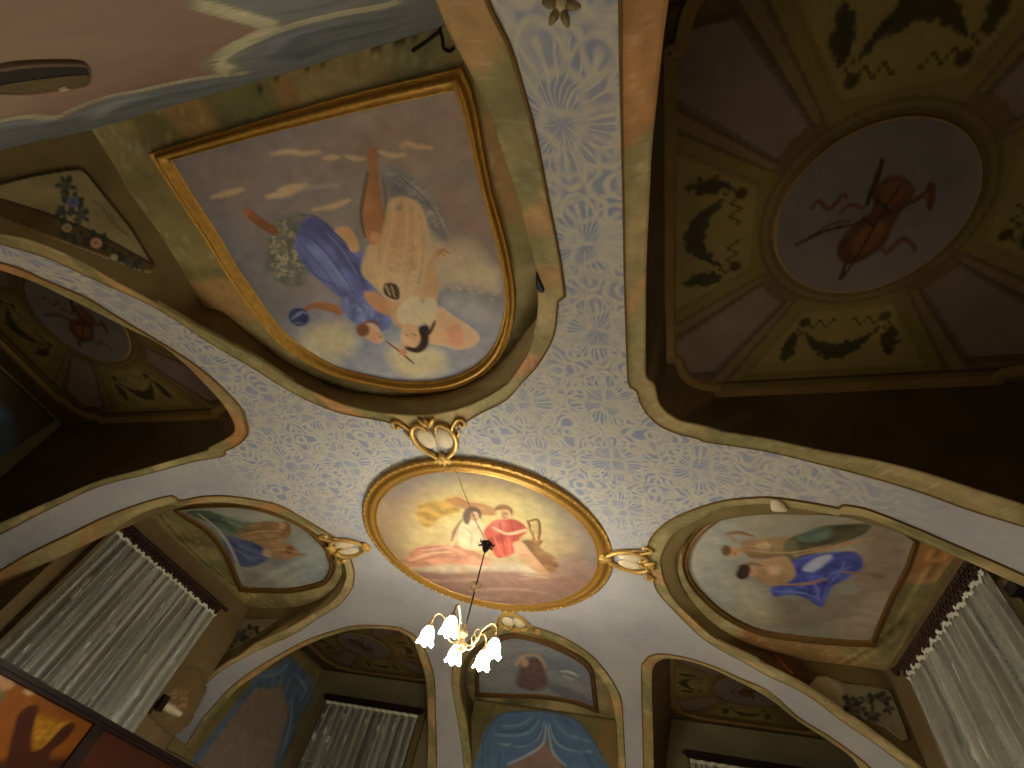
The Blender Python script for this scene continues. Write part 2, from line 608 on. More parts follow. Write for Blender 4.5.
    def mix(f, c1, c2):
        x = N.new('ShaderNodeMix'); x.data_type = 'RGBA'
        L.new(f, x.inputs[0])
        for i, c in ((6, c1), (7, c2)):
            if isinstance(c, tuple): x.inputs[i].default_value = (*lin(c), 1)
            else: L.new(c, x.inputs[i])
        return x.outputs[2]
    g = mix(step(n1.outputs['Fac'], .35, .65), FIELD_COL[0], FIELD_COL[1])
    g = mix(mm('MULTIPLY', step(n2.outputs['Fac'], .4, .7), .3), g, FIELD_COL[2])
    g = mix(mm('MULTIPLY', blue, .85), g, FIELD_COL[3])
    g = mix(mm('MULTIPLY', lineF, .9), g, FIELD_COL[4])
    L.new(g, b.inputs['Base Color'])
    b.inputs['Roughness'].default_value = .8; b.inputs['Specular IOR Level'].default_value = .15
    return m


FIELD_OFF = (-0.465, 0.461)
FIELD_COL = [(172, 168, 174), (184, 180, 180), (198, 194, 184), (142, 150, 184), (208, 201, 182)]
M['field'] = field_material()

# ------------------------------------------------------------------ the vault
holes = []
for k, c in CUR.items():
    mid = (c['O'] * .6 + c['I'] * .4)[:, :2]
    if k in SGN:
        su, sv = SGN[k]
        mid = np.vstack([mid, [(su * 2.3, sv * 2.4)]])
    else:
        a, b = mid[0], mid[-1]
        ax = 0 if k in 'BD' else 1
        e = []
        for p in (b, a):
            q = p.copy(); q[ax] = math.copysign(2.3, p[ax]); e.append(q)
        mid = np.vstack([mid, e])
    holes.append(mid)
gu = np.linspace(-UB, UB, 73); gv = np.linspace(-VB, VB, 73)
G = np.array([(a, b) for a in gu for b in gv])
keep = np.ones(len(G), bool)
for h in holes:
    keep &= ~(inside(h, G) | (dist_line(h, G, True) < .012))
pts = [Vector(p) for p in G[keep]]
edges = []
for h in holes:
    b = len(pts); pts += [Vector(p) for p in h]
    edges += [(b + i, b + (i + 1) % len(h)) for i in range(len(h))]
V2, _, F2, _, _, _ = delaunay_2d_cdt(pts, edges, [], 0, 1e-5)
V2 = np.array([tuple(p) for p in V2])
F2 = np.array(F2)
cen = V2[F2].mean(1)
ok = (np.abs(cen[:, 0]) < UB + .001) & (np.abs(cen[:, 1]) < VB + .001)
for h in holes:
    ok &= ~inside(h, cen)
F2 = F2[ok]
used = np.unique(F2); re = -np.ones(len(V2), int); re[used] = np.arange(len(used))
V2 = V2[used]; F2 = re[F2]
vault = mk('ceiling', W(np.c_[V2, zf(V2[:, 0], V2[:, 1])]), F2, M['field'], kind='structure')

PAL = [lin(c) for c in [(160, 144, 98), (172, 150, 104), (140, 128, 84), (184, 146, 96), (182, 162, 114), (160, 146, 96), (188, 138, 88), (144, 136, 92)]]


def marble_cols(L, W_, seed):
    """variegated marbling in blocks along a border of length L"""
    rg = np.random.default_rng(seed)
    out = np.zeros((len(L), 3)); x = -.2; cs = []
    while x < L.max() + .4:
        w = rg.uniform(.12, .36); cs.append((x, x + w, PAL[rg.choice(len(PAL), p=[.2, .17, .17, .12, .1, .12, .05, .07])])); x += w
    wsum = np.zeros(len(L))
    sl = L + .12 * (W_ - .5) + .05 * np.sin(L * 9 + seed)
    for a, b, c in cs:
        w = np.clip((sl - a) / .06 + .5, 0, 1) * np.clip((b - sl) / .06 + .5, 0, 1)
        out += w[:, None] * c; wsum += w
    return out / np.maximum(wsum, 1e-6)[:, None]


def border(k, num):
    O, I = CUR[k]['O'], CUR[k]['I']
    n = 5 * len(O)
    O = resample(O, n); I = resample(I, n)
    prof = [(0, .004), (0, -.005), (.04, -.007), (.08, -.0055), (.11, -.004), (.35, -.004), (.6, -.004), (.85, -.004), (.97, -.004), (1, -.001), (1, .010)]
    rows = []; cols = []
    Ls = np.r_[0, np.cumsum(np.linalg.norm(np.diff(W(O), axis=0), axis=1))]
    for t, dz in prof:
        p = O + (I - O) * t
        p[:, 2] = zf(p[:, 0], p[:, 1]) + dz
        rows.append(W(p))
        c = marble_cols(Ls, np.full(n, t), num * 7)
        nz = vnoise(np.c_[Ls * 2.2, np.full(n, t * 1.3)], 2.0, num)
        n2 = vnoise(np.c_[Ls * 3, np.full(n, t * .9) + Ls * .4], 1.7, num + 50, 4)
        c = c * (.66 + .68 * nz)[:, None]
        c = c + (np.abs(n2 - .5) < .012)[:, None] * .07
        if t < .09: c = np.broadcast_to(lin((120, 90, 46)), c.shape)
        cols.append(c)
    v, f = loft(rows)
    return mk(f'trim_{num}', v, f, M['marble'], col=np.vstack(cols), kind='structure')


for i, k in enumerate(REC):
    border(k, i + 1)


def reveal(k, name, num, mat, col=None):
    """side faces between the border's inner edge and the soffit above"""
    I, P = CUR[k]['I'], CUR[k]['P']
    rows = [W(I + (P - I) * t) for t in np.linspace(0, 1, 7)]
    v, f = loft(rows)
    o = mk(name, v, f, mat, kind='structure')
    reveal_objs[k] = o
    return o


reveal_objs = {}
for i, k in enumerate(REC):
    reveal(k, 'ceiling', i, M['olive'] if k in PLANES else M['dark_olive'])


def fill_grid(poly, step, zfun, ext=.0):
    """square grid clipped to a plan polygon"""
    lo, hi = poly.min(0) - ext, poly.max(0) + ext
    nx, ny = int((hi[0] - lo[0]) / step) + 2, int((hi[1] - lo[1]) / step) + 2
    xs = lo[0] + step * np.arange(nx); ys = lo[1] + step * np.arange(ny)
    XX, YY = np.meshgrid(xs, ys, indexing='ij')
    G = np.c_[XX.ravel(), YY.ravel()]
    ins = inside(poly, G)
    idx = np.arange(nx * ny).reshape(nx, ny)
    q = np.stack([idx[:-1, :-1], idx[1:, :-1], idx[1:, 1:], idx[:-1, 1:]], -1).reshape(-1, 4)
    q = q[ins[q].any(1)]
    used = np.unique(q); re = -np.ones(len(G), int); re[used] = np.arange(len(used))
    return G[used], re[q]


def fill_cdt(poly, step):
    lo, hi = poly.min(0), poly.max(0)
    xs = np.arange(lo[0], hi[0], step); ys = np.arange(lo[1], hi[1], step)
    XX, YY = np.meshgrid(xs, ys, indexing='ij'); G = np.c_[XX.ravel(), YY.ravel()]
    G = G[inside(poly, G) & (dist_line(poly, G, True) > step * .4)]
    pts = [Vector(p) for p in poly] + [Vector(p) for p in G]; n = len(poly)
    V, _, F, _, _, _ = delaunay_2d_cdt(pts, [(i, (i + 1) % n) for i in range(n)], [], 0, 1e-6)
    V = np.array([tuple(p) for p in V]); F = np.array(F)
    F = F[inside(poly, V[F].mean(1))]
    used = np.unique(F); re = -np.ones(len(V), int); re[used] = np.arange(len(used))
    return V[used], re[F]


# painted soffits of the four side recesses: marbled plaster round the framed pictures
def soffit(k):
    P = CUR[k]['P'][:, :2].copy()
    if k == 'A':
        poly = np.vstack([P[P[:, 1] > -1.652], [(.5, -1.655), (-.51, -1.655)]])
    else:
        poly = P
    g, q = fill_cdt(poly, .012)
    z = plane_z(k, g[:, 0], g[:, 1])
    c = np.zeros((len(g), 3))
    cen = poly.mean(0)
    ang = np.arctan2(g[:, 1] - cen[1], g[:, 0] - cen[0])
    L = (ang + PI) * 1.0
    wx = np.c_[g[:, 0] + .06 * vnoise(g, 7, 2), g[:, 1]]
    c = marble_cols(L + .25 * (vnoise(wx, 5, 9) - .5), np.full(len(g), .5), {'A': 3, 'B': 5, 'C': 8, 'D': 4}[k]) * (.55 + .8 * vnoise(g, 7, 4, 4))[:, None]
    vn = vnoise(g + .05 * vnoise(g, 9, 7)[:, None], 5, 17, 4)
    c = c + (np.abs(vn - .5) < .007)[:, None] * .10
    if k == 'A':           # old nail holes along the straight side
        for px_, r_ in [((376, 48), .009), ((398, 38), .006), ((323, 62), .004), ((277, 77), .004), ((257, 87), .006), ((413, 33), .004), ((306, 68), .003)]:
            p_ = on_plane([px_], *PLANES['A'])[0][:2]
            c = c * np.where(np.hypot(g[:, 0] - p_[0], g[:, 1] - p_[1]) < max(r_, .008), .22, 1)[:, None]
    if k in 'BD':          # painted fillets following the straight side
        e = np.abs(g[:, 0]) + .35 * (g[:, 1] - .0) ** 2 - .03
        for at, w, m in ((1.405, .005, 1.5), (1.42, .004, .6), (1.445, .006, 1.4)):
            c = c * np.where(np.abs(e - at) < w, m, 1)[:, None]
    o = mk('ceiling', W(np.c_[g, z]), q, M['marble'], col=c, kind='structure')
    return o


for k in 'ABCD':
    soffit(k)
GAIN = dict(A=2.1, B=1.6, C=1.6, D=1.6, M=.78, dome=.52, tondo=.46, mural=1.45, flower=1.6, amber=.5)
M['gold2'] = plain('burnished_gilding', (176, 130, 58), .36, .5, .3, 40, .3)
M['ochre'] = plain('ochre_moulding', (112, 86, 42), .7, 0, .2, 8)
FLOOR_RGB = (196, 190, 180)
LAMP_RGB = (1.0, .965, .80)
SHADE_E = 13.0
BULB_E = 330.0

M['gold_dark'] = plain('dull_gilding', (112, 80, 36), .5, .35, .3, 30, .3)
M['gold'] = plain('gilding', (186, 140, 60), .42, .4, .3, 30, .3)
# ------------------------------------------------------------------ fresco painter: pigment per grid point of a surface
class Art:
    def __init__(s, P, to2d, seed=1):
        s.P = np.asarray(P, float); s.c = np.zeros((len(P), 3)); s.to2d = to2d; s.seed = seed

    def _q(s, px): return np.asarray(s.to2d(px), float)[:, :2]

    def _k(s, px):
        c = np.array(px, float).mean(0)
        a, b, d = s._q([c, c + [1, 0], c + [0, 1]])
        return .5 * (np.hypot(*(b - a)) + np.hypot(*(d - a)))

    def ground(s, col, noise=.15, scale=3, cols=None):
        n = vnoise(s.P, scale, s.seed, 4)
        if cols is None:
            s.c[:] = lin(col) * (1 - noise + 2 * noise * n)[:, None]
        else:
            n2 = np.clip((n - .25) / .5, 0, 1) * (len(cols) - 1)
            i = np.minimum(n2.astype(int), len(cols) - 2); f = (n2 - i)[:, None]
            C = np.array([lin(c) for c in cols])
            s.c[:] = C[i] * (1 - f) + C[i + 1] * f

    def _blend(s, m, a, col):
        a = a[:, None]
        s.c[m] = s.c[m] * (1 - a) + col * a

    def poly(s, px, col, soft=1.2, smooth=True, alpha=1.0, tex=.18, tscale=30, shade=None, col2=None, folds=None):
        q = s._q(px); k = s._k(px)
        if smooth and len(q) > 3: q = catmull(q, max(40, len(q) * 6), True)
        w = soft * k * .68
        lo, hi = q.min(0) - 2 * w, q.max(0) + 2 * w
        m = np.where((s.P >= lo).all(1) & (s.P <= hi).all(1))[0]
        if len(m) == 0: return
        p = s.P[m]
        d = dist_line(q, p, True); ins = inside(q, p)
        sd = np.where(ins, d, -d)
        a = np.clip(sd / w * .5 + .5, 0, 1) * alpha
        col = np.broadcast_to(lin(col), (len(m), 3)).copy()
        if shade is not None or col2 is not None:
            g = np.array(shade if shade is not None else (0, 1), float)
            c0 = np.array(px, float).mean(0)
            g2 = s._q([c0 + g])[0] - s._q([c0])[0]; g2 /= max(np.linalg.norm(g2), 1e-9)
            t = (p - q.mean(0)) @ g2
            t = (t - t.min()) / max(np.ptp(t), 1e-9)
            c2 = lin(col2) if col2 is not None else col * .6
            col = col * (1 - t)[:, None] + c2 * t[:, None]
        if folds is not None:
            (fd, n, amp) = folds
            c0 = np.array(px, float).mean(0)
            g2 = s._q([c0 + np.array(fd, float)])[0] - s._q([c0])[0]; g2 /= max(np.linalg.norm(g2), 1e-9)
            t = (p - q.mean(0)) @ g2
            t = (t - t.min()) / max(np.ptp(t), 1e-9)
            wv = vnoise(p, 8, s.seed + 3) * 2.2
            f = np.sin((t * n + wv) * 2 * PI) * .5 + .5
            col = col * (1 - amp + 2 * amp * f)[:, None]
        if tex:
            col = col * (1 - tex + 2 * tex * vnoise(p, tscale, s.seed + 5))[:, None]
        s._blend(m, a, col)

    def line(s, px, w, col, soft=.8, taper=0.0, alpha=1.0, smooth=True):
        q = s._q(px); k = s._k(px)
        if smooth and len(q) > 2: q = catmull(q, len(q) * 6)
        W0 = w * k * .5; sf = soft * k * .75
        lo, hi = q.min(0) - W0 - 2 * sf, q.max(0) + W0 + 2 * sf
        m = np.where((s.P >= lo).all(1) & (s.P <= hi).all(1))[0]
        if len(m) == 0: return
        d, t = dist_line(q, s.P[m], param=True)
        ww = W0 * (1 - taper * np.abs(2 * t - 1) ** 1.5)
        a = np.clip((ww - d) / sf + .5, 0, 1) * alpha
        s._blend(m, a, lin(col) * (.85 + .3 * vnoise(s.P[m], 40, 2))[:, None])

    def blob(s, c, rx, ry, ang, col, soft=1.0, alpha=1.0, tex=.12):
        t = np.linspace(0, 2 * PI, 20, endpoint=False); ca, sa = math.cos(math.radians(ang)), math.sin(math.radians(ang))
        px = [(c[0] + rx * math.cos(x) * ca - ry * math.sin(x) * sa, c[1] + rx * math.cos(x) * sa + ry * math.sin(x) * ca) for x in t]
        s.poly(px, col, soft, False, alpha, tex)

    def flecks(s, px, n, size, col, seed=0, alpha=.8, base=None):
        """short loose dabs of a dry brush"""
        q = np.array(px, float); rg = np.random.default_rng(seed)
        lo, hi = q.min(0), q.max(0); k = 0
        b0 = rg.uniform(0, 180) if base is None else base
        while k < n * 2:
            c = lo + rg.random(2) * (hi - lo)
            if not inside(q, c[None])[0]: continue
            an = math.radians(b0 + rg.normal(0, 38)); L = size * rg.uniform(.3, 1.0)
            d = np.array([math.cos(an), math.sin(an)]) * L; nn = np.array([-d[1], d[0]]) * rg.uniform(-.35, .35)
            s.line([c - d, c + nn, c + d], size * rg.uniform(.25, .6), col, 1.4, .9, alpha * rg.uniform(.35, .9)); k += 1



def brushed(c, P, seed, amt=.16):
    """broken colour: brush drag, warm and cool mottling, a little dust"""
    a = vnoise(P @ np.array([[.9, .4], [-.4, .9]]) * np.array([1, 3.2]), 22, seed + 40, 3)
    b = vnoise(P, 9, seed + 41, 3); d = vnoise(P, 60, seed + 42, 2)
    c = c * (1 - amt * 1.3 + 2.6 * amt * (.5 * a + .3 * b + .2 * d))[:, None]
    w = (vnoise(P, 6, seed + 43, 3) - .5)[:, None]
    c = c * (1 + w * np.array([.22, .05, -.2]))
    g = (c @ np.array([.3, .55, .15]))[:, None]
    return c * .86 + g * .14


def soft_top(c):
    """keep strong pigment below white without losing its hue"""
    m = c.max(1, keepdims=True)
    return c * np.where(m > .5, (.5 + .35 * np.tanh((m - .5) / .35)) / np.maximum(m, 1e-6), 1)


def canvas_on(k, poly_px, step, gain, seed, paint):
    """plane picture in a side recess; returns verts, quads, colours"""
    n, c = PLANES[k]
    to = lambda px: on_plane(px, n, c)[:, :2]
    poly = to(poly_px)
    g, q = fill_grid(poly, step, None)
    a = Art(g, to, seed)
    paint(a)
    a.c = brushed(a.c, g, seed)
    z = plane_z(k, g[:, 0], g[:, 1]) - .006
    return W(np.c_[g, z]), q, soft_top(a.c * gain)


def frame_on(rows_fn, F_in, F_out, prof):
    rows = []
    for t, h in prof:
        rows.append(rows_fn(F_out + (F_in - F_out) * t, h))
    return loft(rows, True)


def two_seg(segs, to, n1, n2):
    a = catmull(to(segs[0]), n1); b = catmull(to(segs[1]), n2)
    return np.vstack([a, b[1:-1]])


def offset_px(segs, d):
    """move a closed outline (two open segments sharing their ends) outwards by d pixels"""
    p = np.array(segs[0] + segs[1][1:-1], float); n = len(p)
    area = 0.5 * sum(p[i - 1][0] * p[i][1] - p[i][0] * p[i - 1][1] for i in range(n))
    sg = 1 if area > 0 else -1
    out = []
    for i in range(n):
        e1 = _unit(p[i] - p[i - 1]); e2 = _unit(p[(i + 1) % n] - p[i])
        n1 = np.array([e1[1], -e1[0]]) * sg; n2 = np.array([e2[1], -e2[0]]) * sg
        m = n1 + n2; m /= max(m @ m / 2, .35)
        out.append(tuple(p[i] + m * d))
    k = len(segs[0])
    return [out[:k], [out[k - 1]] + out[k:] + [out[0]]]


# --- the four framed pictures -------------------------------------------------
PIC = {}
PIC['A'] = dict(
 i=[[(175,160),(256,137.5),(331,119),(381,107),(455,91)],
    [(455,91),(465,120),(478,175),(493,232),(502,270),(505,300),(502,322),(495,342),(481,360),(461,372),(441,378),(416,380),(391,378),(366,373),(338,365),(311,350),(288,332),(271,312),(256,290),(240,267),(220,232),(197,197),(175,160)]],
 o=[[(152,152),(256,121),(331,99),(393,83),(464,66)],
    [(464,66),(476,100),(492,185),(505,232),(513,270),(516,300),(513,327),(506,347),(493,366),(476,378),(456,386),(436,389),(411,390),(389,387),(362,381),(336,374),(306,359),(281,341),(256,312),(237,285),(215,250),(192,214),(152,152)]])
PIC['B'] = dict(i=[[(244,585),(240,577),(229,551),(210,527),(187,512),(180,508)],
                   [(180,508),(225,506),(262,510),(300,525),(322,544),(328,556),(330,566),(326,575),(319,580),(292,586),(262,586),(244,585)]])
PIC['D'] = dict(i=[[(912,539),(902,567),(888,594),(876,622),(870,638)],
                   [(870,638),(841,637),(797,633),(758,626),(726,610),(703,590),(691,573),(689,555),(699,535),(722,517),(750,511),(790,510),(841,514),(888,525),(912,539)]])
PIC['C'] = dict(i=[[(480,691),(512,692),(542,693),(574,698),(593,705)],
                   [(593,705),(591,688),(589,673),(582,663),(562,651),(537,641),(512,637),(494,645),(484,657),(480,672),(480,691)]])
for k in 'BCD':
    PIC[k]['o'] = offset_px(PIC[k]['i'], {'B': 6, 'C': 5, 'D': 7}[k])


def paint_A(a):
    a.ground(None, cols=[(90,88,96), (108,102,104), (118,108,104), (124,112,104), (100,98,106)], scale=2.2)
    # warm glow near the straight edge, blue-grey towards the round end
    a.poly([(180,160),(455,92),(470,140),(400,175),(300,200),(205,205)], (132,106,92), 30, alpha=.55)
    a.poly([(300,345),(330,300),(480,300),(505,330),(470,380),(380,385)], (120,122,134), 22, alpha=.75)
    a.poly([(440,180),(485,190),(505,270),(470,260),(440,230)], (126,104,94), 16, alpha=.7)
    for p in [[(272,154),(290,151),(304,153),(321,151)], [(326,158),(341,156)], [(346,155),(356,158),(366,158)], [(380,151),(393,155),(406,154)],
              [(402,147),(408,143),(418,146),(433,147)], [(268,197),(279,194),(291,190)], [(315,209),(333,206),(351,199)],
              [(213,197),(228,193),(245,188)], [(268,196),(288,193),(308,183)], [(280,190),(300,184)]]:
        a.line(p, 5, (178,152,112), 3.2, .6, .8)
    a.line([(300,188),(318,186),(340,184)], 4, (150,140,128), 4, .5, .6)
    # clouds
    for p, c in [([(306,335),(318,325),(345,322),(358,338),(350,352),(330,356),(312,350)], (158,146,112)),
                 ([(300,345),(312,336),(330,350),(340,362),(320,362)], (150,140,116)),
                 ([(455,265),(470,255),(490,262),(500,275),(495,290),(470,285),(450,282)], (176,156,124)),
                 ([(440,250),(460,240),(485,250),(480,262),(452,266)], (158,138,116)),
                 ([(392,345),(410,345),(440,350),(445,368),(420,376),(402,372),(390,358)], (176,158,112)),
                 ([(445,300),(465,296),(490,305),(492,320),(470,318)], (140,136,130))]:
        a.poly(p, c, 9, alpha=.85, tex=.15)
    a.flecks([(440,245),(500,262),(498,300),(450,290)], 14, 6, (190,168,132), 3, .5)
    a.flecks([(310,325),(350,325),(352,352),(318,355)], 10, 6, (172,160,124), 4, .5)
    # dancer in blue ------------------------------------------------------
    a.poly([(266,264),(272,232),(281,217),(306,214),(302,240),(312,267),(303,285),(285,284),(270,274)], (92,92,86), 3, tex=.35, tscale=40)
    a.flecks([(268,240),(282,220),(302,226),(306,262),(298,282),(276,274)], 46, 3.6, (172,158,122), 5, .8)
    a.flecks([(268,240),(282,220),(302,226),(306,262),(298,282),(276,274)], 26, 3.2, (60,66,58), 6, .7)
    a.poly([(247,208),(251,208),(266,219),(280,228),(276,235),(262,227),(250,218)], (132,84,50), 1.2, shade=(0,1), col2=(92,56,34))
    a.blob((248.5,211), 3.5, 4.5, 60, (142,90,56), 1)
    a.poly([(296,244),(304,222),(314,216),(326,222),(341,236),(356,252),(366,250),(365,268),(375,288),(368,294),(358,299),(343,297),(326,284),(308,268)], (82,88,144), 1.6, tex=.2, folds=((1, .8), 4, .2))
    a.poly([(300,226),(316,216),(340,234),(362,268),(366,282),(352,272),(330,244),(312,228)], (62,66,108), 3, alpha=.7)
    a.poly([(306,246),(322,250),(346,274),(356,290),(342,286),(322,272)], (104,112,166), 4, alpha=.75)
    for p, w, c in [([(306,232),(322,246),(340,268),(356,294)], 1.6, (52,56,98)), ([(300,240),(314,256),(330,276),(342,294)], 1.6, (56,60,102)), ([(318,224),(336,240),(352,260),(368,288)], 1.6, (50,54,96)),
                    ([(328,232),(344,250),(360,276)], 1.8, (104,112,164)), ([(312,240),(328,256),(344,280)], 2.0, (112,120,172)), ([(302,248),(316,268),(332,288)], 1.5, (98,106,160)),
                    ([(346,240),(356,256),(366,262)], 1.6, (50,54,94)), ([(310,268),(322,278),(336,284)], 1.4, (48,52,90))]:
        a.line(p, w, c, 1.6, .5, .75)
    a.line([(310,244),(330,262),(352,288)], 1.6, (124,130,186), 1.5, .6, .7)
    a.line([(304,214),(318,216),(334,230),(352,246)], 2, (60,62,92), 1.5, .4, .8)
    a.poly([(336,229),(349,226),(357,236),(360,248),(353,251),(346,240)], (172,130,86), 1.3, shade=(-1, 1), col2=(196,158,112))
    a.poly([(342,299),(356,295),(373,301),(391,317),(387,329),(370,328),(356,322),(345,313)], (82,92,142), 1.6, tex=.25, tscale=40, folds=((1, .3), 3, .2))
    a.flecks([(345,300),(372,304),(386,320),(360,320)], 12, 4, (136,144,176), 8, .6)
    a.poly([(304,308),(312,303),(322,301),(340,305),(343,314),(331,311),(316,307),(307,311)], (150,96,56), 1.2, shade=(0, 1), col2=(112,70,42))
    a.blob((300,316), 10.5, 9, 20, (40,48,88), 1.5)
    a.line([(293,318),(303,311),(308,313)], 2.4, (104,116,160), 1.5, .5, .8)
    a.line([(294,322),(304,322)], 2, (90,84,92), 1.5, .5, .8)
    a.blob((371,330), 10, 8, 20, (190,150,108), 1.6)
    a.blob((364,329), 7, 6.5, 20, (104,62,38), 2)
    a.line([(364,322),(374,320),(382,324)], 3, (110,68,42), 1.5, .3, .9)
    a.blob((377,336), 7.5, 6, 25, (196,148,104), 1.3)
    a.blob((375,338), 3, 2, 25, (206,120,84), 1.5, .7)
    a.line([(377,333.5),(379,333)], 1.1, (70,44,32), .6); a.line([(381,336),(383,335)], 1.1, (70,44,32), .6)
    # dancer in cream -----------------------------------------------------
    a.poly([(384,166),(402,170),(424,186),(440,204),(450,234),(434,240),(420,214),(392,196)], (104,102,104), 5, tex=.3)
    a.flecks([(386,168),(424,184),(444,214),(440,232),(410,200)], 34, 5, (142,134,126), 9, .6)
    a.poly([(363,272),(366,252),(374,240),(384,226),(388,204),(402,196),(419,202),(426,216),(430,236),(436,256),(430,280),(423,298),(406,303),(391,300),(376,286)], (186,154,112), 2.2, tex=.16, tscale=26, folds=((1, -.1), 5, .1))
    a.poly([(392,206),(410,202),(418,232),(420,264),(400,268),(386,252)], (168,130,92), 6, alpha=.7)
    a.flecks([(372,250),(426,230),(426,290),(396,298),(372,276)], 34, 7, (214,184,138), 10, .55)
    a.flecks([(376,250),(426,236),(424,290),(400,296)], 24, 6, (150,112,78), 11, .5)
    for p, w, c in [([(392,200),(386,224),(380,248),(380,276)], 1.6, (140,106,76)), ([(402,198),(400,226),(394,252),(390,286)], 1.6, (150,116,84)), ([(412,204),(414,232),(412,262),(404,296)], 1.6, (142,108,78)),
                    ([(420,212),(424,240),(422,270),(414,298)], 1.6, (136,104,78)), ([(396,204),(392,230),(386,256),(384,280)], 2.2, (214,184,140)), ([(407,202),(408,230),(404,262),(398,292)], 2.2, (220,190,146)),
                    ([(417,210),(420,240),(418,272),(410,298)], 2.0, (212,180,136)), ([(428,226),(430,252),(427,280)], 1.8, (206,172,130)), ([(372,252),(370,266),(374,282)], 2, (210,178,134)),
                    ([(396,246),(408,250),(422,244)], 1.6, (150,112,80)), ([(384,262),(400,270),(420,266)], 1.6, (152,116,84)), ([(436,208),(444,222),(450,236)], 2, (136,128,122)), ([(406,178),(424,192),(438,210)], 2, (134,128,122)), ([(398,174),(418,190),(430,206)], 1.6, (78,76,78)), ([(424,196),(436,212),(442,230)], 1.6, (80,78,80))]:
        a.line(p, w, c, 1.6, .5, .7)
    a.blob((400,207), 4, 3.5, 0, (126,110,98), 2, .8)
    a.poly([(424,224),(438,238),(450,250),(458,268),(446,286),(430,290),(426,262)], (168,146,116), 6, alpha=.7)
    a.poly([(368,150),(371,147),(378,149),(379,165),(381,190),(385,216),(383,230),(378,243),(371,242),(366,232),(364,212),(366,190),(370,172)], (158,106,62), 1.2, shade=(1, 0), col2=(128,80,46))
    a.line([(369,172),(365,192),(362,215),(366,236)], 3, (66,48,34), 1.8, .3, .8)
    a.line([(384,178),(387,200),(385,220)], 2.4, (74,62,50), 2, .4, .7)
    a.blob((376,237), 5, 6, 0, (188,138,92), 2, .8)
    a.blob((373,150), 4.5, 3.5, 0, (142,92,58), 1.2)
    a.poly([(365,291),(376,292),(390,300),(398,305),(394,314),(382,312),(370,303)], (168,118,76), 1.5)
    a.poly([(384,287),(387,282),(398,284),(401,296),(396,299),(386,294)], (64,48,36), 1.2)
    a.line([(387,285),(391,294)], 1.5, (150,128,96), .8); a.line([(392,285),(396,296)], 1.5, (140,116,86), .8)
    a.poly([(390,302),(402,303),(406,322),(400,326),(391,314)], (176,132,90), 2)
    a.poly([(400,306),(416,294),(424,306),(424,322),(408,325),(398,318)], (206,186,152), 1.6, tex=.14)
    a.line([(409,298),(416,312),(422,318)], 1.4, (150,126,98), 1.2, .4, .7)
    a.poly([(424,300),(437,302),(438,282),(436,270),(434,261),(442,253),(440,249),(432,258),(427,272),(424,288)], (188,150,104), 1.3, shade=(1, 0), col2=(160,116,74))
    a.line([(439,252),(444,249),(449,252)], 3, (150,98,62), 1, .4); a.line([(442,252),(446,255)], 2, (150,98,62), 1, .4)
    a.poly([(426,298),(436,300),(438,316),(430,324),(424,316)], (216,196,158), 1.8)
    a.poly([(428,334),(436,316),(441,306),(452,314),(468,324),(478,333),(477,342),(461,348),(444,344),(432,342)], (218,176,130), 2.2, tex=.14)
    a.poly([(449,326),(458,322),(464,332),(462,344),(452,344),(447,336)], (196,128,98), 3, alpha=.8)
    a.line([(443,308),(446,322),(440,338)], 1.6, (186,140,104), 1.2, .4, .7)
    a.poly([(404,324),(416,324),(422,332),(420,346),(408,346),(402,338)], (196,152,108), 1.3)
    a.poly([(419,327),(429,325),(430,336),(427,347),(418,352),(406,348),(408,345),(416,346),(421,338)], (44,32,28), 1.4)
    a.line([(430,333),(436,320)], 3, (44,32,28), 1.2, .4)
    a.blob((408,338), 3, 4, 0, (212,164,120), 1.5, .8); a.blob((407,345), 2, 1.2, 0, (190,90,66), 1, .8)
    a.line([(406,334),(409,334.5)], 1.1, (60,40,30), .6); a.line([(413,333),(416,334)], 1.1, (60,40,30), .6)
    a.line([(388,341),(400,350),(414,362)], 2.6, (112,66,42), .9, .2)
    a.blob((404,351), 4, 3.4, 30, (172,112,76), 1.2)


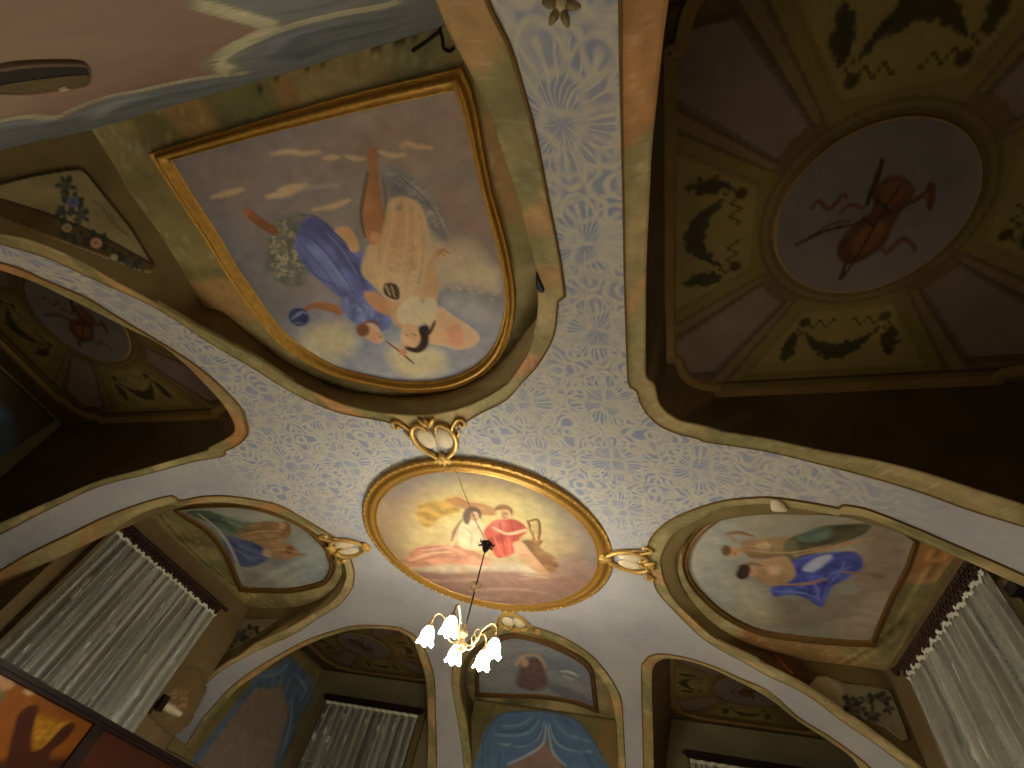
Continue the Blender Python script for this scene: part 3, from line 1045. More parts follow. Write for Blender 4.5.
def paint_D(a):
    a.ground(None, cols=[(120,114,100), (142,134,116), (150,140,122), (132,128,114)], scale=2.6)
    a.poly([(690,560),(700,530),(730,515),(735,600),(705,590)], (138,138,130), 14, alpha=.8)
    a.poly([(840,600),(905,560),(912,545),(885,620),(868,636),(830,632)], (150,126,104), 12, alpha=.8)
    a.poly([(870,520),(910,540),(890,590),(850,575),(862,545)], (124,100,84), 9, alpha=.75)
    a.poly([(770,600),(800,596),(850,590),(868,584),(860,606),(826,622),(790,628),(772,616)], (112,98,80), 8, alpha=.8)
    a.poly([(725,575),(765,590),(775,618),(745,610)], (156,148,126), 10, alpha=.7)
    a.line([(727,532),(738,531),(752,534)], 4.5, (124,84,54), 1.3, .5)
    a.line([(728,533),(736,540)], 2.2, (150,110,74), 1.2, .3)
    a.poly([(740,541),(760,537),(786,535),(798,539),(795,553),(774,557),(750,556)], (154,120,82), 1.4, shade=(0, 1), col2=(118,88,56), tex=.15)
    a.blob((764,544), 8, 4, 0, (182,148,106), 3, .7)
    a.poly([(786,540),(806,530),(825,524),(868,522),(866,530),(852,537),(833,543),(799,556)], (72,66,44), 1.6, tex=.25, folds=((.2, 1), 2, .2))
    a.poly([(796,536),(812,528),(830,527),(826,537),(806,541)], (84,104,88), 2.5, alpha=.9)
    a.poly([(784,541),(796,540),(798,560),(786,560)], (96,92,62), 2)
    a.line([(794,554),(830,546),(872,536)], 3.6, (158,118,78), 1.3, .4)
    a.line([(750,549),(790,551),(830,543)], 2, (176,146,104), 1.2, .3, .8)
    a.blob((733,550), 7.5, 5, 10, (168,122,80), 1.3)
    a.blob((726,549), 4.8, 5.4, 0, (98,64,38), 1.5)
    a.line([(738,549),(743,549)], 3, (160,116,76), 1.2)
    a.blob((734.5,552), 1.3, .9, 0, (120,60,44), .7)
    # seated figure in blue
    a.poly([(790,561),(812,553),(853,550),(862,565),(846,577),(833,584),(826,596),(820,606),(806,597),(790,593),(774,595),(771,586),(784,580)], (62,70,146), 1.6, tex=.25, tscale=40, folds=((.5, 1), 4, .25))
    a.poly([(802,567),(816,556),(831,553),(826,561),(812,570)], (160,164,186), 2, alpha=.95)
    a.line([(776,590),(800,591),(818,596)], 2, (112,122,180), 1.6, .4, .7)
    a.line([(830,572),(850,565)], 2, (104,112,176), 1.4, .4, .7)
    for p, w, c in [([(796,566),(806,580),(812,594)], 1.6, (40,46,100)), ([(826,566),(824,580),(820,596)], 1.6, (40,46,100)), ([(844,560),(838,572),(828,582)], 1.8, (92,100,168)), ([(788,586),(800,588),(812,594)], 1.5, (44,50,104)),
                    ([(810,574),(816,586),(818,600)], 2, (96,104,170)), ([(832,560),(846,558),(856,564)], 1.5, (44,50,108))]:
        a.line(p, w, c, 1.3, .5, .8)
    for p, w, c in [([(750,545),(766,543),(782,545)], 1.6, (196,164,122)), ([(748,554),(770,554),(790,551)], 1.6, (104,76,48)), ([(764,580),(778,580),(790,574)], 1.5, (120,86,56)), ([(768,538),(772,546),(770,554)], 1.2, (118,88,56)),
                    ([(800,534),(826,528),(856,525)], 1.6, (48,50,36)), ([(810,548),(836,540),(860,530)], 1.5, (104,98,64))]:
        a.line(p, w, c, 1.2, .5, .7)
    a.poly([(756,562),(772,556),(787,556),(795,574),(779,584),(764,582),(756,577)], (170,132,90), 1.4, shade=(-1, 1), col2=(136,100,66))
    a.blob((774,568), 7, 5, 0, (192,154,110), 3, .7)
    a.line([(782,583),(806,582),(826,577)], 3.2, (150,108,70), 1.3, .4)
    a.line([(842,570),(862,572),(884,573)], 4, (126,92,66), 1.6, .4)
    a.blob((878,574), 7, 3, 0, (112,84,62), 1.5)
    a.line([(738,565),(752,562),(760,564)], 4, (120,84,54), 1.4, .4)
    a.blob((751,570), 6, 4.8, 15, (172,124,82), 1.3)
    a.poly([(736,571),(742,563),(750,566),(748,575),(742,578),(737,576)], (52,38,28), 1.5)


def paint_B(a):
    a.ground(None, cols=[(104,106,98), (126,126,114), (136,134,122), (116,118,112)], scale=2.8)
    a.poly([(290,530),(325,550),(328,572),(300,580),(292,556)], (124,134,134), 8, alpha=.7)
    a.line([(262,580),(284,568),(312,556)], 5, (152,148,134), 4, .5, .6)
    a.line([(280,584),(300,572),(322,566)], 4, (152,146,130), 4, .5, .5)
    a.poly([(186,511),(206,509),(226,515),(244,521),(263,523),(261,533),(248,536),(228,530),(206,520)], (72,86,70), 1.6, tex=.25, folds=((.3, 1), 2, .2))
    a.poly([(222,514),(246,523),(262,525),(258,531),(238,528)], (96,112,92), 2.5, alpha=.8)
    a.poly([(238,531),(252,523),(270,520),(286,523),(292,534),(280,541),(262,545),(246,543)], (124,94,60), 1.5, tex=.2, folds=((.4, 1), 2, .2))
    a.blob((286,528), 6, 8, 0, (112,78,48), 1.5)
    a.blob((283,525), 3.4, 3.4, 0, (160,122,84), 1.2, .8)
    a.poly([(224,536),(242,538),(258,543),(271,552),(262,562),(246,566),(234,560)], (62,68,104), 1.8, tex=.25, folds=((.4, 1), 3, .2))
    a.poly([(238,544),(256,548),(262,556),(248,560)], (84,90,124), 2.5, alpha=.8)
    a.poly([(264,545),(280,541),(293,544),(300,553),(290,558),(276,558)], (134,100,64), 1.5, tex=.2)
    a.line([(292,552),(306,554)], 3.2, (128,94,64), 1.2, .5)
    a.blob((290,549), 4, 4.5, 0, (104,70,42), 1.4)
    a.blob((268,552), 5, 4, 30, (168,132,92), 2, .8)
    for p, w, c in [([(230,542),(246,550),(262,556)], 1.5, (44,48,76)), ([(236,548),(248,556),(258,560)], 1.6, (104,110,144)), ([(242,534),(262,530),(282,530)], 1.6, (160,124,84)), ([(250,540),(270,538),(286,536)], 1.4, (88,64,40)),
                    ([(270,550),(284,548),(296,551)], 1.6, (166,130,90)), ([(204,514),(224,522),(248,530)], 1.6, (48,58,46)), ([(214,512),(236,518),(256,527)], 1.4, (110,124,104))]:
        a.line(p, w, c, 1.3, .5, .75)
    a.line([(200,513),(216,526),(230,544),(242,572)], 2.6, (166,160,142), 1.6, .5, .8)
    a.poly([(228,552),(244,566),(262,570),(262,582),(246,582)], (120,106,106), 5, alpha=.6)


def paint_C(a):
    a.ground(None, cols=[(92,98,108), (110,114,122), (122,124,128), (100,106,116)], scale=2.6)
    a.poly([(484,660),(505,645),(515,660),(505,688),(484,690)], (136,132,124), 8, alpha=.6)
    a.poly([(517,684),(520,668),(528,658),(540,658),(546,672),(548,684),(534,690)], (96,70,66), 3, tex=.25)
    a.line([(516,664),(524,655),(536,654),(542,660)], 3.6, (156,132,112), 1.6, .4)
    a.line([(538,652),(544,662),(546,668)], 2.6, (150,124,104), 1.4, .4)
    a.blob((525,662), 4, 4, 0, (164,128,100), 1.5)
    a.blob((535,665), 4, 4, 0, (108,74,62), 1.5)
    a.line([(561,670),(570,671),(578,675)], 3.4, (164,162,156), 2, .5)
    a.line([(563,674),(572,678)], 2.4, (148,148,146), 1.6, .5)
    a.poly([(548,684),(570,686),(588,700),(560,694)], (80,78,92), 4, alpha=.6)


def framed_picture(k, label, paint, step, gain, prof, seed):
    n, c = PLANES[k]
    to3 = lambda px: on_plane(px, n, c)
    Fi = two_seg(PIC[k]['i'], to3, 60, 160); Fo = two_seg(PIC[k]['o'], to3, 60, 160)

    def rows(p, h):
        q = p.copy(); q[:, 2] = plane_z(k, p[:, 0], p[:, 1]) - h / H
        return W(q)
    root = empty('ceiling_painting', W(Fo.mean(0))[0], label, 'painting')
    v, f = frame_on(rows, Fi, Fo, prof)
    cols = np.vstack([np.broadcast_to(lin(pc), (len(Fi), 3)) for pc in FRAME_COLS])
    fr = mk('frame', v, f, M['gold'] if k == 'A' else M['gold_dark'], root)
    mid = [PIC[k]['i'][0], PIC[k]['i'][1]]
    poly_px = [tuple(p) for p in (np.array(PIC[k]['i'][0] + PIC[k]['i'][1][1:-1]))]
    # picture reaches a little under the frame
    poly2 = offset_px(PIC[k]['i'], 2.0)
    poly_px = poly2[0] + poly2[1][1:-1]
    dense = catmull(np.array(poly2[0]), 40).tolist() + catmull(np.array(poly2[1]), 120)[1:-1].tolist()
    v, q, col = canvas_on(k, dense, step, gain, seed, paint)
    mk('canvas', v, q, M['paint'], root, col)
    return root


FRAME_COLS = [(110, 80, 40)] * 12
PROF_BIG = [(0, 0), (.02, .03), (.1, .038), (.16, .022), (.28, .016), (.36, .04), (.5, .056), (.66, .05), (.74, .024), (.84, .02), (.92, .03), (1, .006)]
PROF_THIN = [(0, 0), (.04, .02), (.2, .026), (.32, .012), (.5, .01), (.62, .03), (.8, .034), (.9, .022), (1, .004)]
framed_picture('A', 'large round-ended gilt-framed ceiling painting of two dancers, in blue and cream', paint_A, .0042, GAIN['A'], PROF_BIG, 3)
framed_picture('B', 'ceiling painting of figures in green and dull blue above the left curtained window', paint_B, .0055, GAIN['B'], PROF_THIN, 5)
framed_picture('C', 'small blue-grey lunette painting above the far wall painted with blue drapes', paint_C, .007, GAIN['C'], PROF_THIN, 7)
framed_picture('D', 'ceiling painting of a figure in bright blue beside a bare-chested one, right side', paint_D, .0055, GAIN['D'], PROF_THIN, 9)

# --- the round medallion at the crown ------------------------------------------
MC = (-.655 * .985 - XC, 1.58 * .985 - YC); MR0, MR1 = .515, .452
ZM = .9885


def paint_medallion(a):
    a.ground(None, cols=[(150,128,112), (168,140,110), (182,150,112), (160,132,110)], scale=3)
    a.poly([(385,490),(420,465),(480,462),(540,480),(590,525),(600,560),(540,520),(470,485),(410,500)], (158,142,134), 14, alpha=.7)
    a.poly([(400,545),(430,490),(480,485),(540,500),(565,540),(540,560),(440,560)], (214,184,118), 22, alpha=.9)
    a.poly([(440,500),(480,488),(530,498),(545,525),(500,530),(450,530)], (228,202,126), 14, alpha=.8)
    a.poly([(395,570),(450,566),(540,568),(590,575),(570,600),(520,606),(450,596)], (164,118,98), 9, alpha=.9)
    a.poly([(400,566),(450,563),(520,563),(545,574),(500,570),(440,572)], (220,192,156), 4, alpha=.8)
    for p in [[(410,576),(440,580),(480,578)], [(470,590),(510,588),(545,592)], [(520,578),(560,574),(590,566)], [(440,588),(470,596),(500,598)]]:
        a.line(p, 4, (196,148,124), 3, .5, .7)
    a.poly([(545,560),(575,556),(596,566),(580,576),(556,574)], (160,124,112), 8, alpha=.7)
    # mustard cloth and swirl
    a.poly([(417,507),(428,501),(450,500),(461,510),(450,514),(440,518),(428,527),(419,520)], (200,156,62), 2.4, tex=.25, folds=((.4, 1), 3, .2))
    a.poly([(446,499),(458,494),(474,500),(492,506),(496,514),(482,514),(464,508)], (196,136,78), 2.2, tex=.2)
    a.line([(448,497),(458,495),(470,500),(484,502)], 2.6, (224,180,104), 1.4, .4)
    # reclining woman
    a.poly([(402,563),(409,553),(418,546),(436,544),(452,544),(462,546),(483,554),(490,560),(484,565),(450,563),(420,566),(406,566)], (214,144,108), 1.8, tex=.18, folds=((.3, 1), 3, .14))
    a.line([(410,560),(430,553),(452,551)], 2, (236,190,148), 1.6, .4, .8)
    a.line([(418,548),(440,546)], 2, (190,100,84), 1.6, .4, .8)
    a.poly([(458,528),(464,522),(480,520),(488,532),(487,548),(472,549),(460,545)], (236,206,160), 1.6)
    a.line([(458,527),(455,536),(451,546)], 3.6, (222,180,132), 1.2, .2)
    a.line([(462,519),(455,530),(452,540)], 2.6, (112,84,70), 1.5, .4, .7)
    a.poly([(463,518),(465,509),(474,506),(481,510),(481,518),(474,514),(468,524)], (116,92,76), 1.4)
    a.blob((475,515.5), 4.2, 5, 0, (216,166,122), 1); a.blob((473.5,516.5), 1.8, 3, 0, (190,134,98), 1, .7)
    a.line([(473,514),(475,514)], .9, (100,70,54), .5); a.blob((476,518.4), 1.2, .6, 0, (190,80,64), .5)
    for p, w, c in [([(412,562),(436,556),(462,556)], 1.6, (184,112,84)), ([(420,550),(446,547),(466,553)], 1.6, (240,186,150)), ([(464,526),(472,534),(470,546)], 1.4, (196,156,112)), ([(478,524),(484,536),(482,546)], 1.4, (202,160,116))]:
        a.line(p, w, c, 1.4, .5, .7)
    # man with the lyre in red
    a.poly([(489,524),(498,519),(512,518),(522,522),(528,530),(520,538),(515,552),(498,557),(491,546),(484,532)], (204,84,62), 1.7, tex=.18, folds=((1, .4), 3, .18))
    a.poly([(492,522),(504,520),(506,528),(494,532)], (222,116,92), 3, alpha=.8)
    for p, w, c in [([(500,522),(502,538),(506,554)], 1.6, (158,56,44)), ([(512,522),(514,538),(512,550)], 1.6, (164,60,46)), ([(494,534),(498,546),(504,556)], 1.8, (226,124,96)), ([(508,536),(510,546),(510,554)], 1.6, (222,118,92))]:
        a.line(p, w, c, 1.3, .5, .75)
    a.line([(494,527),(508,533),(526,529)], 3.4, (224,176,130), 1.2, .2)
    a.blob((505,513.5), 4.2, 5.2, -10, (212,160,116), 1); a.blob((503.5,514.5), 1.8, 3, 0, (184,128,92), 1, .7)
    a.poly([(494,510),(498,504.5),(507,504),(513,509),(512,515),(508,509),(500,509)], (150,104,62), 1.3)
    a.line([(505,512.5),(507,512.5)], .9, (100,70,54), .5); a.blob((505,516.8), 1.2, .6, 0, (180,76,60), .5)
    for p in [[(530,520),(538,519),(540,530),(538,542)], [(528,520),(532,532),(536,543)], [(524,544),(536,546),(542,540)]]:
        a.line(p, 2.4, (140,98,44), .9, .2)
    for x in (531, 533.5, 536): a.line([(x, 521), (x + 2, 542)], .8, (190,150,80), .5)
    a.poly([(522,540),(536,540),(542,548),(556,558),(557,570),(544,570),(534,560),(524,552)], (150,106,62), 2, tex=.25, folds=((1, -.5), 3, .2))
    a.poly([(513,543),(522,541),(531,551),(541,563),(549,572),(544,574),(531,567),(519,557)], (224,174,126), 1.4, shade=(0, 1), col2=(196,140,96))
    a.line([(520,574),(534,575),(548,577)], 2, (206,170,134), 1.6, .4, .7)


def medallion():
    to = lambda px: on_flat(px, ZM)[:, :2]
    root = empty('ceiling_medallion', W((*MC, ZM))[0], 'round gilt-framed ceiling painting of a reclining couple with a lyre, above the chandelier', 'painting')
    th = np.linspace(0, 2 * PI, 180, endpoint=False)
    ring = np.c_[np.cos(th), np.sin(th)]
    rows = []
    prof = [(1, -.02), (1, .006), (.96, .014), (.85, .014), (.8, .006), (.66, .006), (.6, .014), (.48, .024), (.34, .024), (.26, .014), (.16, .012), (.1, .016), (.02, .014), (0, .0)]
    for t, h in prof:
        r = MR1 + (MR0 - MR1) * t
        rows.append(W(np.c_[np.array(MC) + ring * r, np.full(180, ZM - h / H)]))
    v, f = loft(rows, True)
    fr = mk('frame', v, f, M['gold2'], root)
    b = MB(); rr = MR1 + (MR0 - MR1) * .9
    for i in range(90):
        a = 2 * PI * i / 90
        p = W((MC[0] + rr * math.cos(a), MC[1] + rr * math.sin(a), ZM - .012 / H))[0]
        b.lathe([(.001, -.009), (.009, -.006), (.012, 0), (.009, .006), (.001, .009)], p, n=8)
    bd = b.build('beading', M['gilt'], fr); bd['kind'] = 'stuff'
    poly = np.array(MC) + ring * (MR1 + .006)
    g, q = fill_grid(poly, .0044, None)
    a = Art(g, to, 21); paint_medallion(a); a.c = brushed(a.c, g, 5, .10)
    mk('canvas', W(np.c_[g, np.full(len(g), ZM - .004)]), q, M['paint'], root, np.clip(a.c * GAIN['M'], 0, .88))


medallion()

# --- the flat tops of the corner bays: coffers painted with garlands round a tondo -----
DC, DH, DR = (1.115, 1.185), .44, .165


def dome_paint(P, seed):
    """P: points in bay coordinates (p towards the side wall, q towards the far wall), centre 0"""
    n = len(P); p, q = P[:, 0], P[:, 1]
    r = np.hypot(p, q); ang = np.arctan2(q, p)
    nz = vnoise(P, 5, seed, 4)
    C = lambda c: lin(c)
    col = np.tile(C((118, 96, 58)), (n, 1))
    k = np.round(ang / (PI / 2)); da = ang - k * PI / 2                      # angle from the nearest axis
    lat = r * np.sin(da); rad = r * np.cos(da)
    corner = np.abs(np.degrees(da)) > 30
    sq = np.maximum(np.abs(p), np.abs(q))

    def put(m, c, a=1.0):
        a = np.clip(a * np.asarray(m, float), 0, 1)[:, None]
        col[:] = col * (1 - a) + C(c) * a
    sm = lambda x, w: np.clip(x / w + .5, 0, 1)
    # side panels
    put(~corner, (130, 110, 56))
    lim = np.tan(np.radians(30)) * rad
    inner = (~corner) & (np.abs(lat) < lim - .03) & (rad > DR + .045) & (rad < DH - .055)
    put(inner, (144, 124, 68), .9)
    for edge, w in ((np.abs(np.abs(lat) - (lim - .03)), .006), (np.abs(rad - (DH - .055)), .006)):
        put((~corner) & (rad > DR + .04) & (np.abs(lat) < lim - .024) & (rad < DH - .05) & (edge < w), (112, 88, 46), .5)
    # corner panels: mauve kites with ochre mouldings
    dd = np.abs(np.degrees(da)); cl = np.abs(45 - dd)                      # 0 on the diagonal
    put(corner, (112, 88, 56))
    kite = corner & (cl < 9.5) & (r > DR + .06) & (sq < DH - .06)
    put(kite, (134, 112, 96), .95)
    put(corner & (np.abs(cl - 9.5) < 1.2) & (r > DR + .05) & (sq < DH - .05), (84, 64, 38), .6)
    put(corner & (np.abs(cl - 12.2) < 1.4) & (r > DR + .05), (138, 114, 74), .6)
    put(corner & (np.abs(cl - 14.6) < .7) & (r > DR + .05), (88, 66, 36), .4)
    put(kite & (sq > DH - .075), (80, 58, 34), .8)
    # outer band
    put(sq > DH - .035, (120, 98, 52), .9)
    put((np.abs(sq - (DH - .035)) < .006), (72, 52, 26), .9)
    # ring round the tondo
    put((r > DR) & (r < DR + .03), (122, 100, 60), .7)
    put(np.abs(r - DR - .03) < .004, (90, 70, 40), .5)
    put(np.abs(r - DR - .012) < .004, (96, 74, 44), .6)
    # garlands (leafy edges from noise)
    lf = (vnoise(P, 90, 5, 2) - .5) * .022
    x = np.abs(lat)
    green = (56, 48, 24)
    swag_c = .275 + .05 * (1 - (lat / .07) ** 2)
    swag_w = .020 * np.clip(1 - (x / .074) ** 2, 0, 1) + .004
    put((~corner) & (x < .074), green, sm(swag_w + lf - np.abs(rad - swag_c), .006) * .95)
    dl = .098 + (rad - .26) * .12
    drop_w = .018 * np.clip(1 - ((rad - .305) / .045) ** 2, 0, 1)
    put((~corner) & (np.abs(rad - .305) < .046), green, sm(drop_w + lf - np.abs(x - dl), .006) * .95)
    knot = np.hypot(x - .078, rad - .238)
    put(~corner, (74, 56, 30), sm(.012 - knot, .005))
    rib = .246 + .009 * np.sin(x * 230)
    put((~corner) & (x > .016) & (x < .074), (70, 54, 28), sm(.0035 - np.abs(rad - rib), .004))
    put((~corner) & (rad > .24) & (rad < .272), (70, 54, 28), sm(.003 - np.abs(x - .086 - .006 * np.sin(rad * 300)), .004))
    col *= (.74 + .52 * nz)[:, None]
    return col


def tondo_paint(P, seed, k):
    """a viol crossed by its bow and a horn, with fluttering ribbons"""
    c0 = np.array([DC[0], -DC[1]])
    a = Art(P, lambda px: on_flat(px, DOME)[:, :2] - c0, seed)
    a.ground(None, cols=[(118, 108, 104), (132, 120, 114), (140, 126, 118)], scale=7)
    body = (100, 64, 38)
    a.line([(881,160),(878,172),(872,188),(866,204)], 6, (70, 44, 30), 1.5, .3)
    a.poly([(836,250),(842,236),(852,224),(863,217),(872,208),(872,192),(880,180),(892,174),(906,178),(914,188),(910,200),(900,212),(892,226),(886,240),(874,252),(856,262),(842,262)], body, 2, tex=.25, tscale=30)
    a.poly([(848,246),(860,230),(876,222),(886,226),(876,244),(858,254)], (140, 88, 48), 3, alpha=.8)
    a.poly([(880,190),(892,182),(904,186),(900,198),(886,204)], (134, 78, 44), 3, alpha=.8)
    a.line([(862,218),(874,226)], 3, (66, 40, 26), 1.2); a.line([(876,200),(888,210)], 3, (66, 40, 26), 1.2)
    a.line([(840,278),(844,266),(850,256)], 4, (96, 54, 32), 1.2)
    a.line([(843,276),(862,246),(880,214),(900,184)], 2, (60, 38, 26), 1)
    a.line([(796,244),(826,230),(860,222),(890,212),(922,196)], 3, (78, 48, 32), 1)
    a.line([(800,242),(830,224),(850,220)], 2, (96, 58, 36), 1)
    a.line([(912,200),(924,192),(930,184)], 4, (108, 62, 36), 1.2)
    a.poly([(926,182),(934,184),(934,200),(930,210),(925,206),(926,194)], (100, 58, 36), 1.5)
    for r in ([(811,208),(818,200),(826,208),(834,204),(842,194),(846,198)], [(878,244),(886,252),(894,244),(902,238),(912,244),(914,250)], [(862,208),(850,204),(840,212)]):
        a.line(r, 4.5, (116, 70, 50), 1.6, .3)
    return a.c


def corner_bay(k, step, label, rot):
    su, sv = SGN[k]
    # whole flat top, out to the walls
    e = CUR[k]['P'][:, :2]
    poly = np.vstack([e, [(su * (UB + .03), sv * (VB + .03))]])
    lo = np.array([min(poly[:, 0]), min(poly[:, 1])]); hi = np.array([max(poly[:, 0]), max(poly[:, 1])])
    g, q = fill_grid(poly, step, None, .005)
    loc = np.c_[(g[:, 0] * su - DC[0]), (g[:, 1] * sv - DC[1])]
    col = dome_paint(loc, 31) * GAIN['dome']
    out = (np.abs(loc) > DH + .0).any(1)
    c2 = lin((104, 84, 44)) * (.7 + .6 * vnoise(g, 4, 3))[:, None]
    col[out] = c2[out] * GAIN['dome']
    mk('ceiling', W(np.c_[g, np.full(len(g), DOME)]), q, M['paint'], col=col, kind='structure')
    # moulding along the notched edge
    q4 = []
    r_, t_ = .10, .022
    ua, ub, va, vb = .733, 1.585, .741, 1.655
    for (cx_, cy_, a0, dx_, dy_) in ((ua, va, 0, 1, 1), (ub, va, 1, -1, 1), (ub, vb, 2, -1, -1), (ua, vb, 3, 1, -1)):
        arc = [(cx_ + dx_ * (t_ + r_ - r_ * math.cos(x)), cy_ + dy_ * (t_ + r_ - r_ * math.sin(x))) for x in np.linspace(0, PI / 2, 8)]
        pts_ = [(cx_, cy_ + dy_ * (t_ + r_)), (cx_ + dx_ * t_, cy_ + dy_ * (t_ + r_))] + arc[1:-1] + [(cx_ + dx_ * (t_ + r_), cy_ + dy_ * t_), (cx_ + dx_ * (t_ + r_), cy_)]
        q4 += pts_ if dx_ * dy_ < 0 else pts_[::-1]
    q4 = np.array(q4[::-1]) if False else np.array(q4)
    # order the four corners into one loop
    q4 = q4[np.argsort(np.arctan2(q4[:, 1] - 1.198, q4[:, 0] - 1.159), kind='stable')] * [su, sv]
    ee = resample(np.vstack([q4, q4[:1]]), 400)[:-1]
    d = np.roll(ee, -1, 0) - np.roll(ee, 1, 0); d /= np.linalg.norm(d, axis=1)[:, None]
    nrm = np.c_[-d[:, 1], d[:, 0]]
    if (np.array([su * 1.159, sv * 1.198]) - ee[0]) @ nrm[0] < 0: nrm = -nrm
    rows = []
    for t, h in [(-.006, -.004), (-.006, .006), (.0, .009), (.005, .004), (.010, .008), (.015, .006), (.02, .0015), (.024, -.004)]:
        rows.append(W(np.c_[ee + nrm * t, np.full(len(ee), DOME - h)]))
    v, f = loft(rows, True)
    mk('trim_%d' % (9 + list(SGN).index(k)), v, f, M['ochre'], kind='structure')
    # tondo
    root = empty('ceiling_tondo', W((su * DC[0], sv * DC[1], DOME))[0], label, 'painting')
    th = np.linspace(0, 2 * PI, 96, endpoint=False); ring = np.c_[np.cos(th), np.sin(th)]
    cen = np.array([su * DC[0], sv * DC[1]])
    rows = [W(np.c_[cen + ring * rr, np.full(96, DOME - h)]) for rr, h in [(DR + .005, -.002), (DR + .0045, .003), (DR + .001, .0045), (DR - .002, .003), (DR - .003, .0)]]
    v, f = loft(rows, True); mk('rim', v, f, M['ochre'], root)
    lg, lq = fill_grid(ring * (DR - .001), step * .8, None)
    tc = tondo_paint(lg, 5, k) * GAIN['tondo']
    ca, sa = math.cos(rot), math.sin(rot)
    gg = np.c_[lg[:, 0] * ca - lg[:, 1] * sa, lg[:, 0] * sa + lg[:, 1] * ca]
    mk('canvas', W(np.c_[cen + gg, np.full(len(gg), DOME - .004)]), lq, M['paint'], root, tc)


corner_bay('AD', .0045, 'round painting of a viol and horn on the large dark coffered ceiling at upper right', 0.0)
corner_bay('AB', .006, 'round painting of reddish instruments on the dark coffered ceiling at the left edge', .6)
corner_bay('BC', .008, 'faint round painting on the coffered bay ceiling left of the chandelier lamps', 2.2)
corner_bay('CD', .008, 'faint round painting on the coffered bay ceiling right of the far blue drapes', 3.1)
# ------------------------------------------------------------------ walls, floor, roof
M['wall'] = plain('wall_plaster', (128, 116, 84), .85, 0, .15, 2.5)
M['niche'] = plain('niche_plaster', (118, 96, 62), .8, 0, .28, 3.5, .1)
M['floor'] = plain('floor_tiles', FLOOR_RGB, .6, 0, .1, 3)
M['wood'] = plain('dark_wood', (28, 16, 12), .45, 0, .3, 9)
M['mahogany'] = plain('mahogany', (58, 26, 16), .4, 0, .2, 5)
M['iron'] = plain('blackened_iron', (30, 27, 25), .5, .6, .15, 20)
M['brass'] = plain('chandelier_brass', (150, 128, 90), .35, .7, .15, 20)
M['cream'] = plain('cream_stucco', (224, 204, 170), .7, 0, .12, 20)
M['bead'] = plain('brown_rings', (62, 38, 26), .5, 0, .25, 20)


def wbox(name, lo, hi, mat, kind='structure'):
    """box given by unit corners"""
    a, b = W(lo)[0], W(hi)[0]
    return MB().box((a + b) / 2, np.abs(b - a)).build(name, mat, smooth=False, kind=kind)


FL = -EYE / H
TOP = 1.14
wbox('wall_left', (-UB - .08, -VB - .08, FL), (-UB, VB + .08, TOP), M['wall'])
wbox('wall_right', (UB, -VB - .08, FL), (UB + .08, VB + .08, TOP), M['wall'])
wbox('wall_back', (-UB, -VB - .08, FL), (UB, -VB, TOP), M['wall'])
wbox('wall_front', (-UB, VB, FL), (UB, VB + .08, TOP), M['wall'])
wbox('floor', (-UB - .08, -VB - .08, FL - .05), (UB + .08, VB + .08, FL), M['floor'])
wbox('ceiling', (-UB - .08, -VB - .08, TOP), (UB + .08, VB + .08, TOP + .05), M['wall'])


def span(k, axis, at):
    """where the inner edge of a recess crosses a wall plane: the two ends"""
    r = [crossing(CUR[k]['I'], axis, at, True), crossing(CUR[k]['I'], axis, at, False)]
    return min(r), max(r)


v0, v1 = span('B', 0, NIB); wbox('wall_left', (-UB, v0 - .0, FL), (-NIB, v1, plane_z('B', -NIB, 0)), M['niche'])
v0, v1 = span('D', 0, NIB); wbox('wall_right', (NIB, v0, FL), (UB, v1, plane_z('D', NIB, 0)), M['niche'])
u0, u1 = span('C', 1, NIC); wbox('wall_front', (u0, NIC, FL), (u1, VB, plane_z('C', 0, NIC)), M['niche'])
wbox('wall_back', (-.60, -VB, FL), (.56, -1.652, plane_z('A', 0, -1.652)), M['niche'])


# ------------------------------------------------------------------ murals of blue drapes
def mural(name, label, axis, at, lo, hi, step, paint, gain, seed):
    """painted field on a vertical wall; axis 1: wall across the room (u, z), axis 0: side wall (v, z)"""
    n = (0, 1, 0) if axis == 1 else (1, 0, 0)
    o = 1 - axis
    to = lambda px: on_plane(px, n, at)[:, [o, 2]]
    poly = np.array([(lo[0], lo[1]), (hi[0], lo[1]), (hi[0], hi[1]), (lo[0], hi[1])])
    g, q = fill_grid(poly, step, None)
    a = Art(g, to, seed); paint(a)
    p = np.zeros((len(g), 3)); p[:, o] = g[:, 0]; p[:, axis] = at; p[:, 2] = g[:, 1]
    ob = mk(name, W(p), q, M['paint'], col=np.clip(a.c * gain, 0, .85))
    s = ob.modifiers.new('thickness', 'SOLIDIFY'); s.thickness = .008; s.offset = 0
    return props(ob, label, 'mural')


